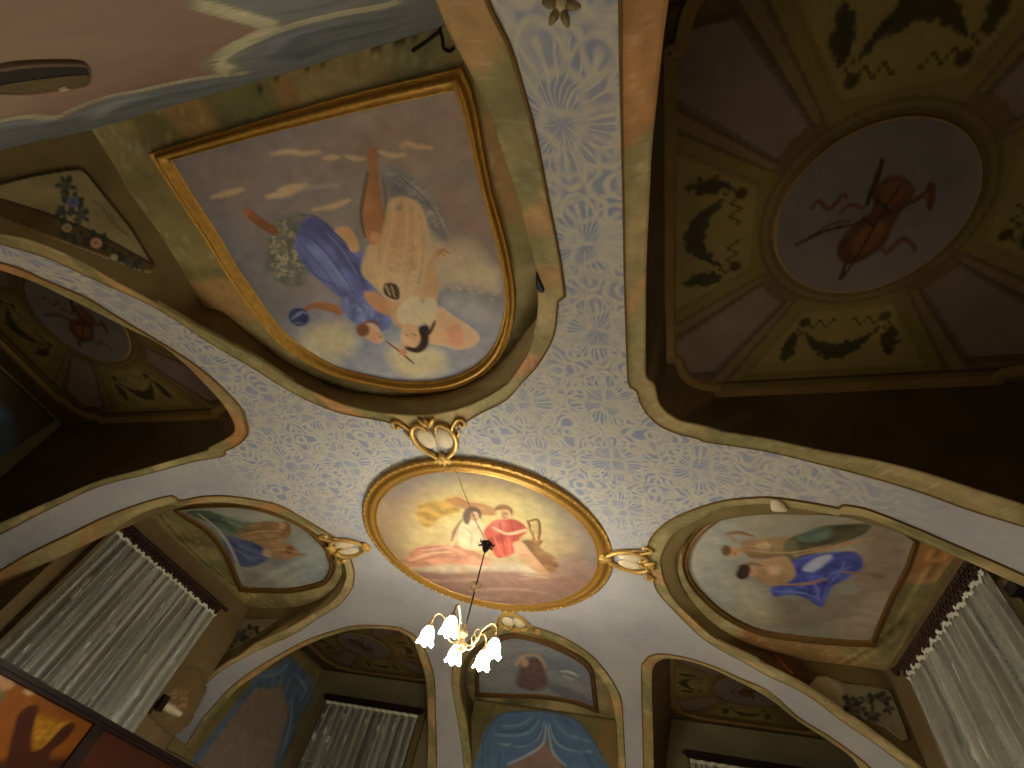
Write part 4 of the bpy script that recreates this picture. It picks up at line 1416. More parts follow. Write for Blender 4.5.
def mural_A(a):
    a.ground(None, cols=[(98,76,62), (110,88,72), (116,92,76), (106,90,68), (110,84,72)], scale=3)
    a.poly([(0,118),(25,114),(55,115),(75,106),(105,95),(140,88),(175,80),(212,74),(226,70),(215,62),(222,50),(240,38),(262,28),(300,18),(350,6),(420,-14),(470,-10),(440,30),(400,60),(256,110),(100,150),(-60,170),(-60,130)], (94,96,94), 1.5, smooth=False, tex=.2)
    a.poly([(190,-3),(225,9),(256,18),(276,25),(300,17),(350,5),(400,-10),(420,-60),(200,-60)], (102,102,98), 1.5, smooth=False, tex=.2)
    # folds of the lower swag and of the knot
    for p, w, c in [([(0,131),(40,124),(80,118),(120,108),(170,96),(220,84)], 6, (78,80,82)), ([(60,118),(100,106),(150,96),(210,82)], 5, (104,108,112)),
                    ([(95,117),(110,104),(130,98)], 3, (128,128,120)), ([(0,124),(30,120),(60,119)], 4, (112,114,112)), ([(130,106),(165,94),(215,86)], 5, (72,78,86)),
                    ([(282,56),(290,40),(320,30),(350,24),(390,18)], 9, (74,80,86)), ([(270,52),(280,38),(310,28),(345,20)], 5, (110,112,116)),
                    ([(300,58),(312,48),(340,40),(380,30)], 8, (66,74,84)), ([(262,62),(290,64),(330,50)], 6, (96,98,100)),
                    ([(228,56),(240,50),(256,46)], 8, (112,112,106)), ([(280,10),(310,6),(350,-4)], 6, (82,84,84))]:
        a.line(p, w, c, 4, .5, .8)
    # white fringe
    F1 = [(0,119),(25,115),(55,116),(75,107),(105,96),(140,89),(175,81),(212,75),(250,71)]
    F2 = [(192,-2),(225,8),(256,18),(276,24)]
    F3 = [(276,26),(256,35),(236,45),(222,54),(218,63),(232,70)]
    F4 = [(256,37),(280,27),(306,19),(340,11),(381,4),(400,-2)]
    for F, w in ((F1, 2.4), (F2, 9), (F3, 8), (F4, 4)):
        a.line(F, w, (112,106,86), 1.8, .1, .7)
        c = catmull(np.array(F, float), 34)
        for i in range(0, 33):
            d = _unit(c[i + 1] - c[i]); n = np.array([-d[1], d[0]])
            L = w * .75
            a.line([tuple(c[i] - n * L * .7), tuple(c[i] + n * L + d * 2)], 1.4, (172,164,134), .8, .3, .85)
            a.line([tuple(c[i] - n * L * .5 + d * 1.6), tuple(c[i] + n * L + d * 3)], 1.0, (70,64,54), .8, .3, .6)
    a.line([(60,119),(100,99),(140,91),(212,77)], 2, (96,66,52), 3, .3, .5)


def mural_C(a):
    a.ground(None, cols=[(104,94,56), (118,106,64), (96,88,54)], scale=5)
    a.poly([(600,768),(598,740),(606,716),(616,712),(620,768)], (136,100,62), 4, alpha=.6)
    a.poly([(482,790),(482,740),(489,725),(501,714),(527,711),(552,712),(578,721),(592,738),(602,755),(608,790)], (84,108,136), 1.5, tex=.12)
    a.poly([(509,790),(507,768),(517,762),(530,754),(541,744),(545,736),(549,748),(557,760),(566,770),(570,790)], (128,104,92), 1.5)
    for p, c in [([(544,722),(538,738),(522,746),(500,744)], (142,156,172)), ([(540,720),(530,732),(512,736),(494,734)], (124,142,164)), ([(534,716),(520,725),(502,726)], (118,136,158)),
                 ([(546,724),(543,744),(526,756),(508,764)], (166,170,172)), ([(549,724),(556,742),(572,750),(592,752)], (142,156,172)), ([(554,720),(564,733),(578,738),(590,742)], (118,138,162)),
                 ([(548,728),(553,752),(566,766)], (166,170,172))]:
        a.line(p, 2.6, c, 1.8, .4, .7)
    for p in [[(542,728),(532,742),(510,746)], [(552,728),(562,744),(584,752)], [(538,718),(524,730),(500,732)], [(488,740),(488,768)], [(500,752),(497,780)], [(584,750),(596,775)], [(560,716),(574,728)]]:
        a.line(p, 3, (58,80,112), 2, .5, .6)
    a.line([(483,768),(484,740),(492,724),(502,714),(527,711),(552,712),(578,721),(592,738),(603,757)], 1.6, (66,72,70), 1.2, .1, .7)


def mural_BC(a):
    a.ground(None, cols=[(94,82,50), (108,94,56), (88,80,48)], scale=5)
    a.poly([(186,790),(188,764),(226,722),(248,694),(256,686),(271,688),(282,684),(288,712),(281,737),(274,765),(268,790)], (112,98,86), 2, smooth=False, tex=.12)
    a.poly([(186,768),(204,744),(228,712),(248,688),(256,674),(272,668),(289,657),(288,674),(280,685),(271,689),(256,687),(250,694),(228,722),(196,766),(180,790),(170,790)], (78,92,108), 1.6, smooth=False, tex=.15, folds=((-.8, .6), 3, .14))
    a.poly([(289,657),(302,668),(313,682),(312,700),(300,717),(293,742),(287,770),(284,790),(266,790),(274,766),(281,738),(288,712),(282,688),(287,674)], (78,90,106), 1.6, tex=.15, folds=((1, .2), 3, .16))
    for p in [[(262,676),(276,674),(288,664)], [(298,676),(306,690),(300,700)], [(292,700),(290,724),(282,752)]]:
        a.line(p, 2.6, (110,124,136), 1.8, .4, .7)


def mural_CD(a):
    a.ground(None, cols=[(92,84,52), (104,94,58), (86,78,46)], scale=5)
    a.poly([(830,800),(830,750),(836,737),(844,735),(853,744),(858,768),(856,800)], (84,112,146), 2, tex=.15)


def mural_AB(a):
    a.ground(None, cols=[(66,54,38), (76,62,42), (60,50,34)], scale=5)
    a.poly([(-30,400),(4,408),(14,428),(15,450),(6,480),(-30,500)], (74,90,108), 6, tex=.2)


mural('drapery_mural', 'pink wall field with painted blue-grey drapes and white fringe, at upper left', 1, -1.646, (-.585, -.15), (.53, .962), .0042, mural_A, GAIN['mural'], 41)
mural('drapery_mural', 'painted bright blue parted drapes on the far wall, below the chandelier lamps\' right side', 1, NIC - .006, (-.47, .5), (.47, .95), .006, mural_C, GAIN['mural'], 43)
mural('drapery_mural', 'painted blue drape tied back over a pink field, left of the far curtained window', 0, -UB + .006, (.78, .3), (VB - .01, 1.0), .008, mural_BC, GAIN['mural'] * 1.25, 45)
mural('drapery_mural', 'sliver of painted blue drape low in the right-hand far bay', 0, UB - .006, (.78, .3), (VB - .01, 1.0), .01, mural_CD, GAIN['mural'], 47)
mural('drapery_mural', 'dim bluish painted drape in the dark bay at the left edge', 0, -UB + .006, (-VB + .01, .3), (-.78, 1.0), .012, mural_AB, GAIN['mural'], 49)


# ------------------------------------------------------------------ raycast helper for things fixed to the reveals
from mathutils.bvhtree import BVHTree


def bvh_of(objs):
    vs, fs, n = [], [], 0
    for o in objs:
        vs += [v.co[:] for v in o.data.vertices]
        fs += [[i + n for i in p.vertices] for p in o.data.polygons]
        n = len(vs)
    return BVHTree.FromPolygons(vs, fs)


REVEALS = {k: reveal_objs[k] for k in reveal_objs}
BV = {k: bvh_of([REVEALS[k]]) for k in 'ABD'}


def on_mesh(k, px, back=.0):
    out = []
    for r in rays(px):
        d = Vector(r).normalized()
        h = BV[k].ray_cast(Vector((0, 0, EYE)), d)
        if h[0] is None:
            out.append((np.nan,) * 3); continue
        nn = h[1] if h[1].dot(d) < 0 else -h[1]
        out.append(h[0] + nn * back)
    return np.array([tuple(p) for p in out])


def flower_panel(k, poly, label, paint, gain, seed, step=1.6):
    """painted plaster panel let into a reveal"""
    P = np.array(poly, float)
    g, q = fill_grid(P, step, None)
    a = Art(g, lambda px: np.asarray(px, float), seed); paint(a)
    v = on_mesh(k, g, .006)
    good = ~np.isnan(v[:, 0]) & (np.linalg.norm(v - np.nanmedian(v, 0), axis=1) < 1.6)
    q = q[good[q].all(1)]; us = np.unique(q); re = -np.ones(len(v), int); re[us] = np.arange(len(us))
    v, q, a.c = v[us], re[q], a.c[us]
    o = mk('flower_panel', v, q, M['paint'], col=np.clip(a.c * gain, 0, .85))
    s = o.modifiers.new('thickness', 'SOLIDIFY'); s.thickness = .006; s.offset = 0
    return props(o, label, 'wall panel')


def flowers(a, spots, leaf=(40, 46, 40)):
    for (x, y, r, c) in spots:
        rgf = np.random.default_rng(int(x * 7 + y))
        for i in range(7):
            an = rgf.uniform(0, 2 * PI); r = r * rgf.uniform(.88, 1.12)
            a.blob((x + r * 1.1 * math.cos(an), y + r * 1.1 * math.sin(an)), r * .8, r * .42, math.degrees(an), leaf, 1, .85)
        a.blob((x, y), r * .8, r * .7, 0, c, 1)
        a.blob((x, y), r * .35, r * .3, 0, tuple(min(255, int(v * .8)) for v in c), .8)


def flow_A(a):
    a.ground(None, cols=[(116,104,74), (130,116,84), (122,110,78)], scale=.03)
    a.line([(0,184),(37,175),(76,169),(85,172),(104,196),(130,228),(152,264)], 3, (60,46,26), 1.2)
    a.poly([(-10,196),(0,199),(50,215),(96,234),(120,246),(152,264),(156,272),(120,262),(60,240),(-10,215)], (74,58,32), 1.5)
    a.line([(-10,196),(0,199),(50,215),(96,234),(152,264)], 2, (52,40,24), 1)
    a.line([(110,214),(116,226),(128,236)], 1.2, (84,72,48), 1); a.line([(90,200),(100,206),(112,224)], 1.2, (84,72,48), 1)
    flowers(a, [(66,186,6,(70,78,72)), (72,202,6,(88,92,124)), (62,212,5,(60,62,70)), (66,228,6,(134,112,86)), (80,216,5,(72,70,76)), (95,243,6,(168,120,92)), (78,238,5,(80,66,60)), (113,257,6,(150,136,104)), (128,262,5,(70,64,60)), (140,266,4,(74,66,56))])


def flow_D(a):
    a.ground(None, cols=[(116,108,80), (128,118,90), (120,112,84)], scale=.05)
    a.poly([(808,690),(818,677),(830,679),(842,690),(846,703),(842,712),(820,702)], (158,146,116), 1.6)
    a.line([(843,683),(890,691),(908,738)], 1.6, (70,58,36), 1)
    flowers(a, [(848,704,5,(84,78,64)), (856,712,5,(96,88,74)), (866,700,4,(104,96,80)), (872,714,5,(88,84,72)), (882,700,4,(80,76,64)), (888,708,4,(92,84,70))])


def flow_B(a):
    a.ground(None, cols=[(104,96,70), (116,108,78)], scale=.05)
    flowers(a, [(238,634,5,(76,76,72)), (252,634,5,(120,100,80)), (262,630,4,(146,122,96)), (228,642,4,(80,74,62))])


flower_panel('A', [(-12,186),(0,184),(37,175),(76,169),(86,173),(104,196),(130,228),(154,267),(146,273),(120,262),(60,240),(0,216),(-12,212)], 'cream triangular wall panel painted with a flower garland, left of the big dancers picture', flow_A, GAIN['flower'], 61)
flower_panel('D', [(809,688),(818,677),(828,678),(843,683),(890,691),(908,738),(903,741),(885,727),(860,717),(843,712)], 'pale panel with grey flowers beside the right-hand curtained window', flow_D, GAIN['flower'], 63, 1.0)
flower_panel('B', [(232,619),(277,620),(256,634),(238,646),(204,664),(214,646)], 'small pale panel with flowers beside the left curtained window', flow_B, GAIN['flower'], 65, 1.0)


def wall_patch():
    to = lambda px: on_plane(px, (1, 0, 0), -NIB + .0012)[:, 1:]
    poly = to([(150,694),(168,668),(198,668),(206,690),(190,722),(172,736),(150,716)])
    g, q = fill_grid(poly, .008, None); a = Art(g, to, 81)
    a.ground(None, cols=[(88,71,45), (94,76,48)], scale=8)
    a.flecks([(166,690),(186,684),(194,704),(180,716),(168,704)], 26, 4, (96,66,40), 4, .9)
    a.flecks([(170,692),(188,690),(188,708),(174,706)], 14, 3.4, (150,116,80), 6, .8)
    a.line([(158,702),(166,706),(180,714)], 5, (178,168,138), 1.4, .2)
    p = np.c_[np.full(len(g), -NIB + .0012), g]
    o = mk('flower_panel', W(p), q, M['paint'], col=np.clip(a.c * GAIN['flower'], 0, .8))
    s_ = o.modifiers.new('thickness', 'SOLIDIFY'); s_.thickness = .002; s_.offset = 0
    props(o, 'worn painted flowers over a pale stroke, beside the dark holdback at lower left', 'wall panel')


wall_patch()


# ------------------------------------------------------------------ windows and lace curtains
def lace_material():
    """sheer cloth: the attribute holds how closely the threads lie"""
    m, N, L, b = nt('lace')
    at = N.new('ShaderNodeAttribute'); at.attribute_name = 'Col'
    tc = N.new('ShaderNodeTexCoord')
    no = N.new('ShaderNodeTexNoise'); no.inputs['Scale'].default_value = 70; no.inputs['Detail'].default_value = 3
    L.new(tc.outputs['Object'], no.inputs['Vector'])
    sp = N.new('ShaderNodeSeparateColor'); L.new(at.outputs['Color'], sp.inputs[0])
    f = math_node(N, L, 'ADD', sp.outputs[0], math_node(N, L, 'MULTIPLY', math_node(N, L, 'SUBTRACT', no.outputs['Fac'], .5), .3))
    f = math_node(N, L, 'MINIMUM', math_node(N, L, 'MAXIMUM', f, 0.05), 1.0)
    L.new(f, b.inputs['Alpha'])
    b.inputs['Base Color'].default_value = (*lin((198, 195, 180)), 1)
    b.inputs['Roughness'].default_value = .9; b.inputs['Specular IOR Level'].default_value = .05
    return m


M['lace'] = lace_material()
M['trimlace'] = plain('white_braid', (228, 224, 206), .85, 0, .1, 60)
M['glass'] = plain('night_glass', (10, 11, 14), .12, 0, 0, 1, 0, .5)
M['frame'] = plain('window_paint', (112, 96, 60), .6, 0, .15, 6)


def window(n, axis, at, lo, hi, ztop, zbot, inward):
    """casement: frame, mullion and transom bars in one mesh, panes behind"""
    def P(s, d, z):
        p = [0, 0, z]; p[axis] = at + inward * d; p[1 - axis] = s
        return W(tuple(p))[0]
    f = MB()
    w = .042

    def bar(s0, s1, z0, z1, d0=.0, d1=.025):
        a, b = P(s0, d0, z0), P(s1, d1, z1)
        f.box((a + b) / 2, np.abs(b - a))
    bar(lo, lo + w, zbot, ztop, 0, .03); bar(hi - w, hi, zbot, ztop, 0, .03)
    bar(lo + w, hi - w, ztop - w, ztop); bar(lo + w, hi - w, zbot, zbot + w)
    m = (lo + hi) / 2
    bar(m - w / 2, m + w / 2, zbot + w, ztop - w, 0, .02)
    for t in (.35, .68):
        z = zbot + (ztop - zbot) * t
        bar(lo + w, m - w / 2, z - .006, z + .006, 0, .016); bar(m + w / 2, hi - w, z - .006, z + .006, 0, .016)
    o = f.build(f'window_{n}', M['frame'], smooth=False, kind='structure')
    g = MB(); a, b = P(lo + w, .003, zbot + w), P(hi - w, .008, ztop - w)
    g.box((a + b) / 2, np.abs(b - a)); g.build('pane', M['glass'], o, False)
    return o


def curtain(label, axis, at, e0, e1, ztop, zbot, inward, nf, seed, rail_z, r0, r1, rings, group='lace curtains at the windows'):
    """gathered lace on a rail; runs along the wall from e0 to e1"""
    rg = np.random.default_rng(seed)

    def P(s, d, z):
        p = np.zeros((len(np.atleast_1d(s)), 3)); p[:, axis] = at + inward * d / H; p[:, 1 - axis] = s; p[:, 2] = z
        return W(p)
    mid = (e0 + e1) / 2
    root = empty('lace_curtain', P(mid, 0, rail_z)[0], label, 'curtain', None)
    ns, nz = 360, 150
    t = np.linspace(0, 1, ns)
    ph = np.cumsum(.55 + .9 * vnoise(np.c_[t * 9, t * 0 + seed], 1.0, seed, 2)); ph = ph / ph[-1] * nf * 2 * PI
    amp = .5 + .9 * vnoise(np.c_[t * 14, t * 0 + 3 + seed], 1.0, seed + 1, 2)
    rows = []; dens = []
    wide = abs(e1 - e0) * H
    fl = [(rg.random() * wide, rg.random() * (ztop - zbot) * H, rg.uniform(.006, .012), rg.uniform(.025, .06)) for _ in range(int(26 * wide * (ztop - zbot) * H))]
    for j in range(nz):
        q = j / (nz - 1); z = ztop + (zbot - ztop) * q
        grow = .45 + .75 * min(1, q * 4)
        d = .032 * amp * grow * (np.sin(ph + .35 * math.sin(q * 3 + seed)) + .35 * np.sin(2.3 * ph + q * 2 + seed))
        s = e0 + (e1 - e0) * t + .003 * np.sin(ph * .5 + 5 * q)
        rows.append(P(s, d, np.full(ns, z)))
        # threads crowd in the folds; sprigs are woven solid
        sx = t * wide; sz = q * (ztop - zbot) * H
        a = .50 + .26 * np.cos(ph + .35 * math.sin(q * 3 + seed) + .9) * amp + .22 * (vnoise(np.c_[t * 30, np.full(ns, q * 1.5)], 1.0, seed + 5, 3) - .5) * 2
        for fx_, fz_, w_, l_ in fl:
            if abs(sz - fz_) < l_:
                a = np.maximum(a, np.where(np.abs(sx - fx_) < w_ * math.sqrt(max(0, 1 - ((sz - fz_) / l_) ** 2)), 1.0, 0))
        dens.append(np.clip(a, .1, 1))
    v, f = loft(rows)
    mk('fabric', v, f, M['lace'], root, np.repeat(np.concatenate(dens)[:, None], 3, 1))
    # braid along the top hem, in small scallops
    n2 = 420; tt = np.linspace(0, 1, n2)
    d0 = np.interp(tt, t, .032 * amp * .45 * np.sin(ph))
    k = max(18, int(abs(e1 - e0) * 90))
    sc = np.abs(np.sin(tt * k * PI))
    rows = [P(e0 + (e1 - e0) * tt, d0 + .008, np.full(n2, ztop + .004) + .003 * sc), P(e0 + (e1 - e0) * tt, d0 + .014, np.full(n2, ztop - .001)), P(e0 + (e1 - e0) * tt, d0 + .009, np.full(n2, ztop - .006) - .006 * sc)]
    v, f = loft(rows); h = mk('heading', v, f, M['trimlace'], root); h['label'] = 'white braid along the top'
    # rail with turned ends
    b = MB(); path = P(np.linspace(r0, r1, 12), np.full(12, 0.0), np.full(12, rail_z)); b.tube(path, .017, 10)
    for s, sg in ((r0, -1), (r1, 1)):
        ax = np.zeros(3); ax[1 - axis] = sg * np.sign(r1 - r0)
        b.lathe([(.001, -.005), (.02, 0), (.028, .018), (.02, .036), (.001, .045)], P(s, 0, rail_z)[0], ax, 12)
    b.build('rail', M['bead'], root)
    if rings:
        hang = (rail_z - ztop) * H
        b = MB(); tt2 = np.linspace(e0, e1, 160); wv = .004 * np.sin(np.arange(160) * 1.9)
        vv, ff = loft([P(tt2, .0 + wv * 2, np.full(160, rail_z - .004)), P(tt2, .004 + wv, np.full(160, (rail_z + ztop) / 2)), P(tt2, .002 + wv, np.full(160, ztop + .002))])
        b.add(vv, ff); b.build('tape', M['bead'], root)
        for i in range(rings):
            s = e0 + (e1 - e0) * (i + .5) / rings
            b = MB(); hw = abs(e1 - e0) / rings * H * .5
            th = np.linspace(0, 2 * PI, 14, endpoint=False)
            c = P(s, .016, rail_z - hang * .42 / H)[0]
            ring = np.zeros((14, 3)); ring[:, 1 - axis] = hw * .62 * np.cos(th); ring[:, 2] = hang * .30 * np.sin(th)
            b.tube(c + ring, .008, 6, True)
            for off, zz in ((-.5, .86), (.5, .86), (0, 1.0), (-.5, .08), (.5, .08)):
                dp = P(s, .016, rail_z - hang * zz / H)[0]; dp[1 - axis] += off * hw
                b.lathe([(.001, .012), (.009, .008), (.012, 0), (.009, -.008), (.001, -.012)], dp, n=8)
            b.build('ring', M['bead'], root)
    else:
        b = MB(); a_, c_ = P(min(r0, r1), -.03, rail_z + .012)[0], P(max(r0, r1), .03, ztop + .006)[0]
        for (w0, w1, h0, h1) in ((-.03, .03, rail_z + .012, rail_z - .002), (-.022, .022, rail_z - .002, ztop + .014)):
            a_, c_ = P(min(r0, r1), w0, h0)[0], P(max(r0, r1), w1, h1)[0]
            b.box((a_ + c_) / 2, np.abs(c_ - a_))
        b.build('pelmet', M['wood'], root, False)
    return root


ZC, ZR = .752, .795
tB = on_plane([(114,532),(216,613)], (1, 0, 0), -1.42); tD = on_plane([(991,575),(908,673)], (1, 0, 0), 1.42)
rB = on_plane([(121,523),(229,606)], (1, 0, 0), -1.407); rD = on_plane([(968,561),(893,670)], (1, 0, 0), 1.407)
window(1, 0, -NIB, -.385, .325, .80, -.25, 1)
window(2, 0, NIB, -.385, .262, .80, -.25, -1)
window(3, 1, VB, -1.60, -.80, .85, -.2, -1)
window(4, 1, VB, .80, 1.60, .85, -.2, -1)
curtain('white lace curtain hung from dark rings, above the wooden cabinet at lower left', 0, -1.415, tB[0, 1], tB[1, 1], float(tB[:, 2].mean()), -.22, 1, 15, 3, ZR, rB[0, 1], rB[1, 1], 26)
curtain('white lace curtain hung from dark rings at the right edge', 0, 1.415, tD[0, 1], tD[1, 1], float(tD[:, 2].mean()), -.22, -1, 12, 5, ZR, rD[0, 1] - .02, rD[1, 1], 24)
tE = on_plane([(327,701),(418,717)], (0, 1, 0), 1.64)
curtain('white lace curtain on the far window left of the chandelier lamps', 1, 1.64, tE[0, 0], tE[1, 0], float(tE[:, 2].mean()), -.2, -1, 13, 8, float(tE[:, 2].mean()) + .032, tE[0, 0] - .02, tE[1, 0] + .02, 0)
curtain('white lace curtain at bottom edge right of the blue drapes', 1, 1.64, .81, 1.56, float(tE[:, 2].mean()), -.2, -1, 13, 11, float(tE[:, 2].mean()) + .032, .79, 1.58, 0)


def peg(px, axis, at, inward, label, size):
    """turned wooden holdback fixed beside a window"""
    p = on_plane([px], tuple(1 if i == axis else 0 for i in range(3)), at)[0]
    c = W(p)[0]; ax = np.zeros(3); ax[axis] = inward
    root = empty('curtain_holdback', c, label, 'holdback', None)
    L = (abs(at) < 9) * .06
    MB().lathe([(.001, -L), (.018, -L), (.02, -L + .01), (.01, -L + .02), (.01, -.01)], c, ax, 12).build('stem', M['wood'], root)
    MB().box(c, (size[0], size[1], size[2])).build('knob', M['wood'], root, False)
    return root


peg((162, 703), 0, -1.42, 1, 'dark holdback block at the right side of the left lace curtain', (.05, .07, .12))
peg((1017, 588), 0, 1.44, -1, 'brown knob beside the top of the right-hand lace curtain', (.05, .09, .05))

# ------------------------------------------------------------------ cabinet below the left window
c0 = np.array([-1.663, .55]); c1 = np.array([-2.06, 2.62]); ZK = .24


def cabinet():
    d = c1 - c0; Lc = np.linalg.norm(d); d = d / Lc; n = np.array([d[1], -d[0]])      # n points into the room
    if n[0] < 0: n = -n
    dep = .13

    def Wp(s, o, z):                      # s along, o out of the front, z height
        p = c0 + d * s + n * o
        return np.array([p[0] * H, p[1] * H, EYE + z * H])
    R = np.array([[d[0], n[0], 0], [d[1], n[1], 0], [0, 0, 1]])

    def bx(mb, s0, s1, o0, o1, z0, z1):
        a, b = Wp(s0, o0, z0), Wp(s1, o1, z1)
        return mb.box((a + b) / 2, ((s1 - s0) * H, (o1 - o0) * H, (z1 - z0) * H), R)
    root = empty('wooden_cabinet', Wp(Lc / 2, -dep / 2, FL), 'tall dark wooden cabinet with an amber picture panel, below the left lace curtain', 'cabinet')
    b = MB(); bx(b, 0, Lc, -dep, -.012, FL, ZK - .024); b.build('body', M['mahogany'], root, False)
    b = MB(); bx(b, -.01, Lc + .01, -dep - .005, .008, ZK - .014, ZK); bx(b, 0, Lc, -dep, .003, ZK - .024, ZK - .014)
    b.build('cornice', M['wood'], root, False)
    # where the dark stile stands
    nn = np.array([n[0], n[1], 0]); cc = nn @ np.array([c0[0] - XC, c0[1] - YC, 0])
    def s_of(px):
        p = on_plane([px], nn, cc)[0]
        return float((np.array([p[0] + XC, p[1] + YC]) - c0) @ d), p[2]
    st, _ = s_of((92, 738))
    w = .06
    lo = FL + .35
    for s in (0 + w / 2, st, min(st + 1.0, Lc - w / 2)):
        b = MB(); bx(b, s - w / 2, s + w / 2, -.012, .002, FL, ZK - .024); b.build('stile', M['wood'], root, False)
    b = MB(); bx(b, st + w / 2, Lc - w, -.012, -.006, lo, ZK - .024); b.build('door_panel', M['mahogany'], root, False)
    # amber picture
    s0, s1, z0, z1 = w, st - w / 2, lo, ZK - .026
    poly = np.array([(s0, z0), (s1, z0), (s1, z1), (s0, z1)])
    g, q = fill_grid(poly, .008, None)

    def to(px):
        p = on_plane(px, nn, cc)
        return np.c_[(np.c_[p[:, 0] + XC, p[:, 1] + YC] - c0) @ d, p[:, 2]]
    a = Art(g, to, 71)
    a.ground(None, cols=[(134,72,16), (150,84,20), (142,80,18)], scale=5)
    a.poly([(-30,650),(0,668),(16,680),(12,690),(-30,690)], (206,150,104), 2)
    a.poly([(-30,690),(0,688),(6,698),(0,706),(-30,710)], (110,110,74), 2)
    a.poly([(26,690),(36,688),(40,692),(30,696)], (212,170,120), 1.5)
    a.poly([(34,716),(60,722),(74,722),(66,738),(46,750),(32,750)], (168,112,22), 2, tex=.45, tscale=60)
    a.flecks([(36,720),(66,724),(52,744),(34,744)], 10, 4, (214,160,50), 3, .8)
    a.poly([(4,800),(12,745),(15,734),(20,716),(32,706),(41,708),(37,722),(34,748),(45,748),(60,732),(72,723),(77,728),(66,742),(52,756),(40,800)], (70,28,14), 1.5)
    a.poly([(-30,760),(20,764),(60,758),(80,770),(60,860),(-30,860)], (66,28,12), 4)
    P = np.array([Wp(s, -.008, z) for s, z in g])
    o = mk('picture_panel', P, q, M['amber'], root, np.clip(a.c * GAIN['amber'], 0, .9))
    o['label'] = 'amber panel with a dark red cup shape'


M['amber'] = painted('amber_panel', .35, .15, 12, 1.0, .1, .4)
cabinet()

# ------------------------------------------------------------------ gilded cartouches between the medallion and the lunettes
def cartouche(c, d, L, Wd, label):
    d = _unit((*d, 0))[:2]; t = np.array([-d[1], d[0]])

    def P(a, b, h=.012):
        p = np.array(c) + d * a * L + t * b * Wd
        return np.array([(p[0] + XC) * H, (p[1] + YC) * H, EYE + (float(zf(p[0], p[1])) - h / 1.0) * H])
    root = empty('gilded_cartouche', P(0, 0, 0), label, 'ornament', 'gilded cartouches round the medallion')

    def path(pts, h=.010, n=26):
        cc = catmull(np.array(pts, float), n)
        return [P(a, b, h) for a, b in cc]
    r = .019
    for sg in (-1, 1):
        b = MB()
        b.tube(path([(-.5, sg * .06), (-.38, sg * .22), (-.2, sg * .44), (.06, sg * .56), (.3, sg * .5), (.42, sg * .3), (.34, sg * .14), (.24, sg * .16)]), [r * (1.1 - .5 * abs(i / 25 - .4)) for i in range(26)], 8)
        b.build('scroll', M['gilt'], root)
        b = MB()
        b.tube(path([(.2, sg * .5), (.38, sg * .62), (.52, sg * .78), (.5, sg * .92), (.38, sg * .92), (.36, sg * .82), (.43, sg * .8)], .009, 24), .013, 6)
        b.tube(path([(.1, sg * .56), (.16, sg * .68), (.3, sg * .72)], .009, 10), [.015 - .001 * i for i in range(10)], 6)
        b.build('volute', M['gilt'], root)
        # cream lobe of the shield
        b = MB(); q = np.linspace(0, 2 * PI, 22, endpoint=False)
        rows = []
        for k in range(6):
            e = k / 5; rr = math.cos(e * PI / 2) * .98 + .02
            rows.append(np.array([P(.06 + .27 * rr * math.cos(x), sg * .23 + .24 * rr * math.sin(x), .004 + .012 * math.sin(e * PI / 2)) for x in q]))
        v, f = loft(rows, True); b.add(v, f); b.build('shield', M['cream'], root)
    b = MB()
    for k, an in enumerate((-50, -25, 0, 25, 50)):
        s, cc_ = math.sin(math.radians(an)), math.cos(math.radians(an))
        b.tube(path([(-.34, .0), (-.44, s * .1), (-.42 - .2 * cc_, s * .34)], .010 + .002 * (k == 2), 10), [.009 + .015 * math.sin(PI * (i + 1) / 11) for i in range(10)], 6)
    b.build('acanthus', M['gilt'], root)
    b = MB()
    for an in (-35, 0, 35):
        s = math.sin(math.radians(an))
        b.tube(path([(.36, 0), (.46, s * .14), (.58, s * .36)], .010, 9), [.006 + .014 * math.sin(PI * (i + 1) / 10) for i in range(9)], 6)
    b.build('crest', M['gilt'], root)
    return root


cartouche((0, -.622), (0, -1), .18, .135, 'gilded scroll cartouche with cream shield, between the medallion and the big dancers picture')
cartouche((-.625, .0), (-1, 0), .17, .11, 'gilded scroll cartouche with cream shield, left end of the medallion')
cartouche((.58, .0), (1, 0), .17, .11, 'gilded scroll cartouche with cream shield, right end of the medallion')
cartouche((0, .61), (0, 1), .17, .13, 'dim gilded scroll cartouche at the medallion side nearest the blue drapes')

# ------------------------------------------------------------------ chandelier
def glow(name, rgb, strength, base=(1, 1, 1)):
    m, N, L, b = nt(name)
    b.inputs['Base Color'].default_value = (*base, 1); b.inputs['Roughness'].default_value = .4
    b.inputs['Emission Color'].default_value = (*rgb, 1); b.inputs['Emission Strength'].default_value = strength
    return m


M['shade'] = glow('lit_frosted_glass', LAMP_RGB, SHADE_E, (.9, .85, .75))
M['bulb'] = glow('lit_bulb', LAMP_RGB, BULB_E)
HOOK = on_flat([(487, 543)], ZM - .004)[0]
hx, hy = HOOK[0], HOOK[1]
LZ = .572


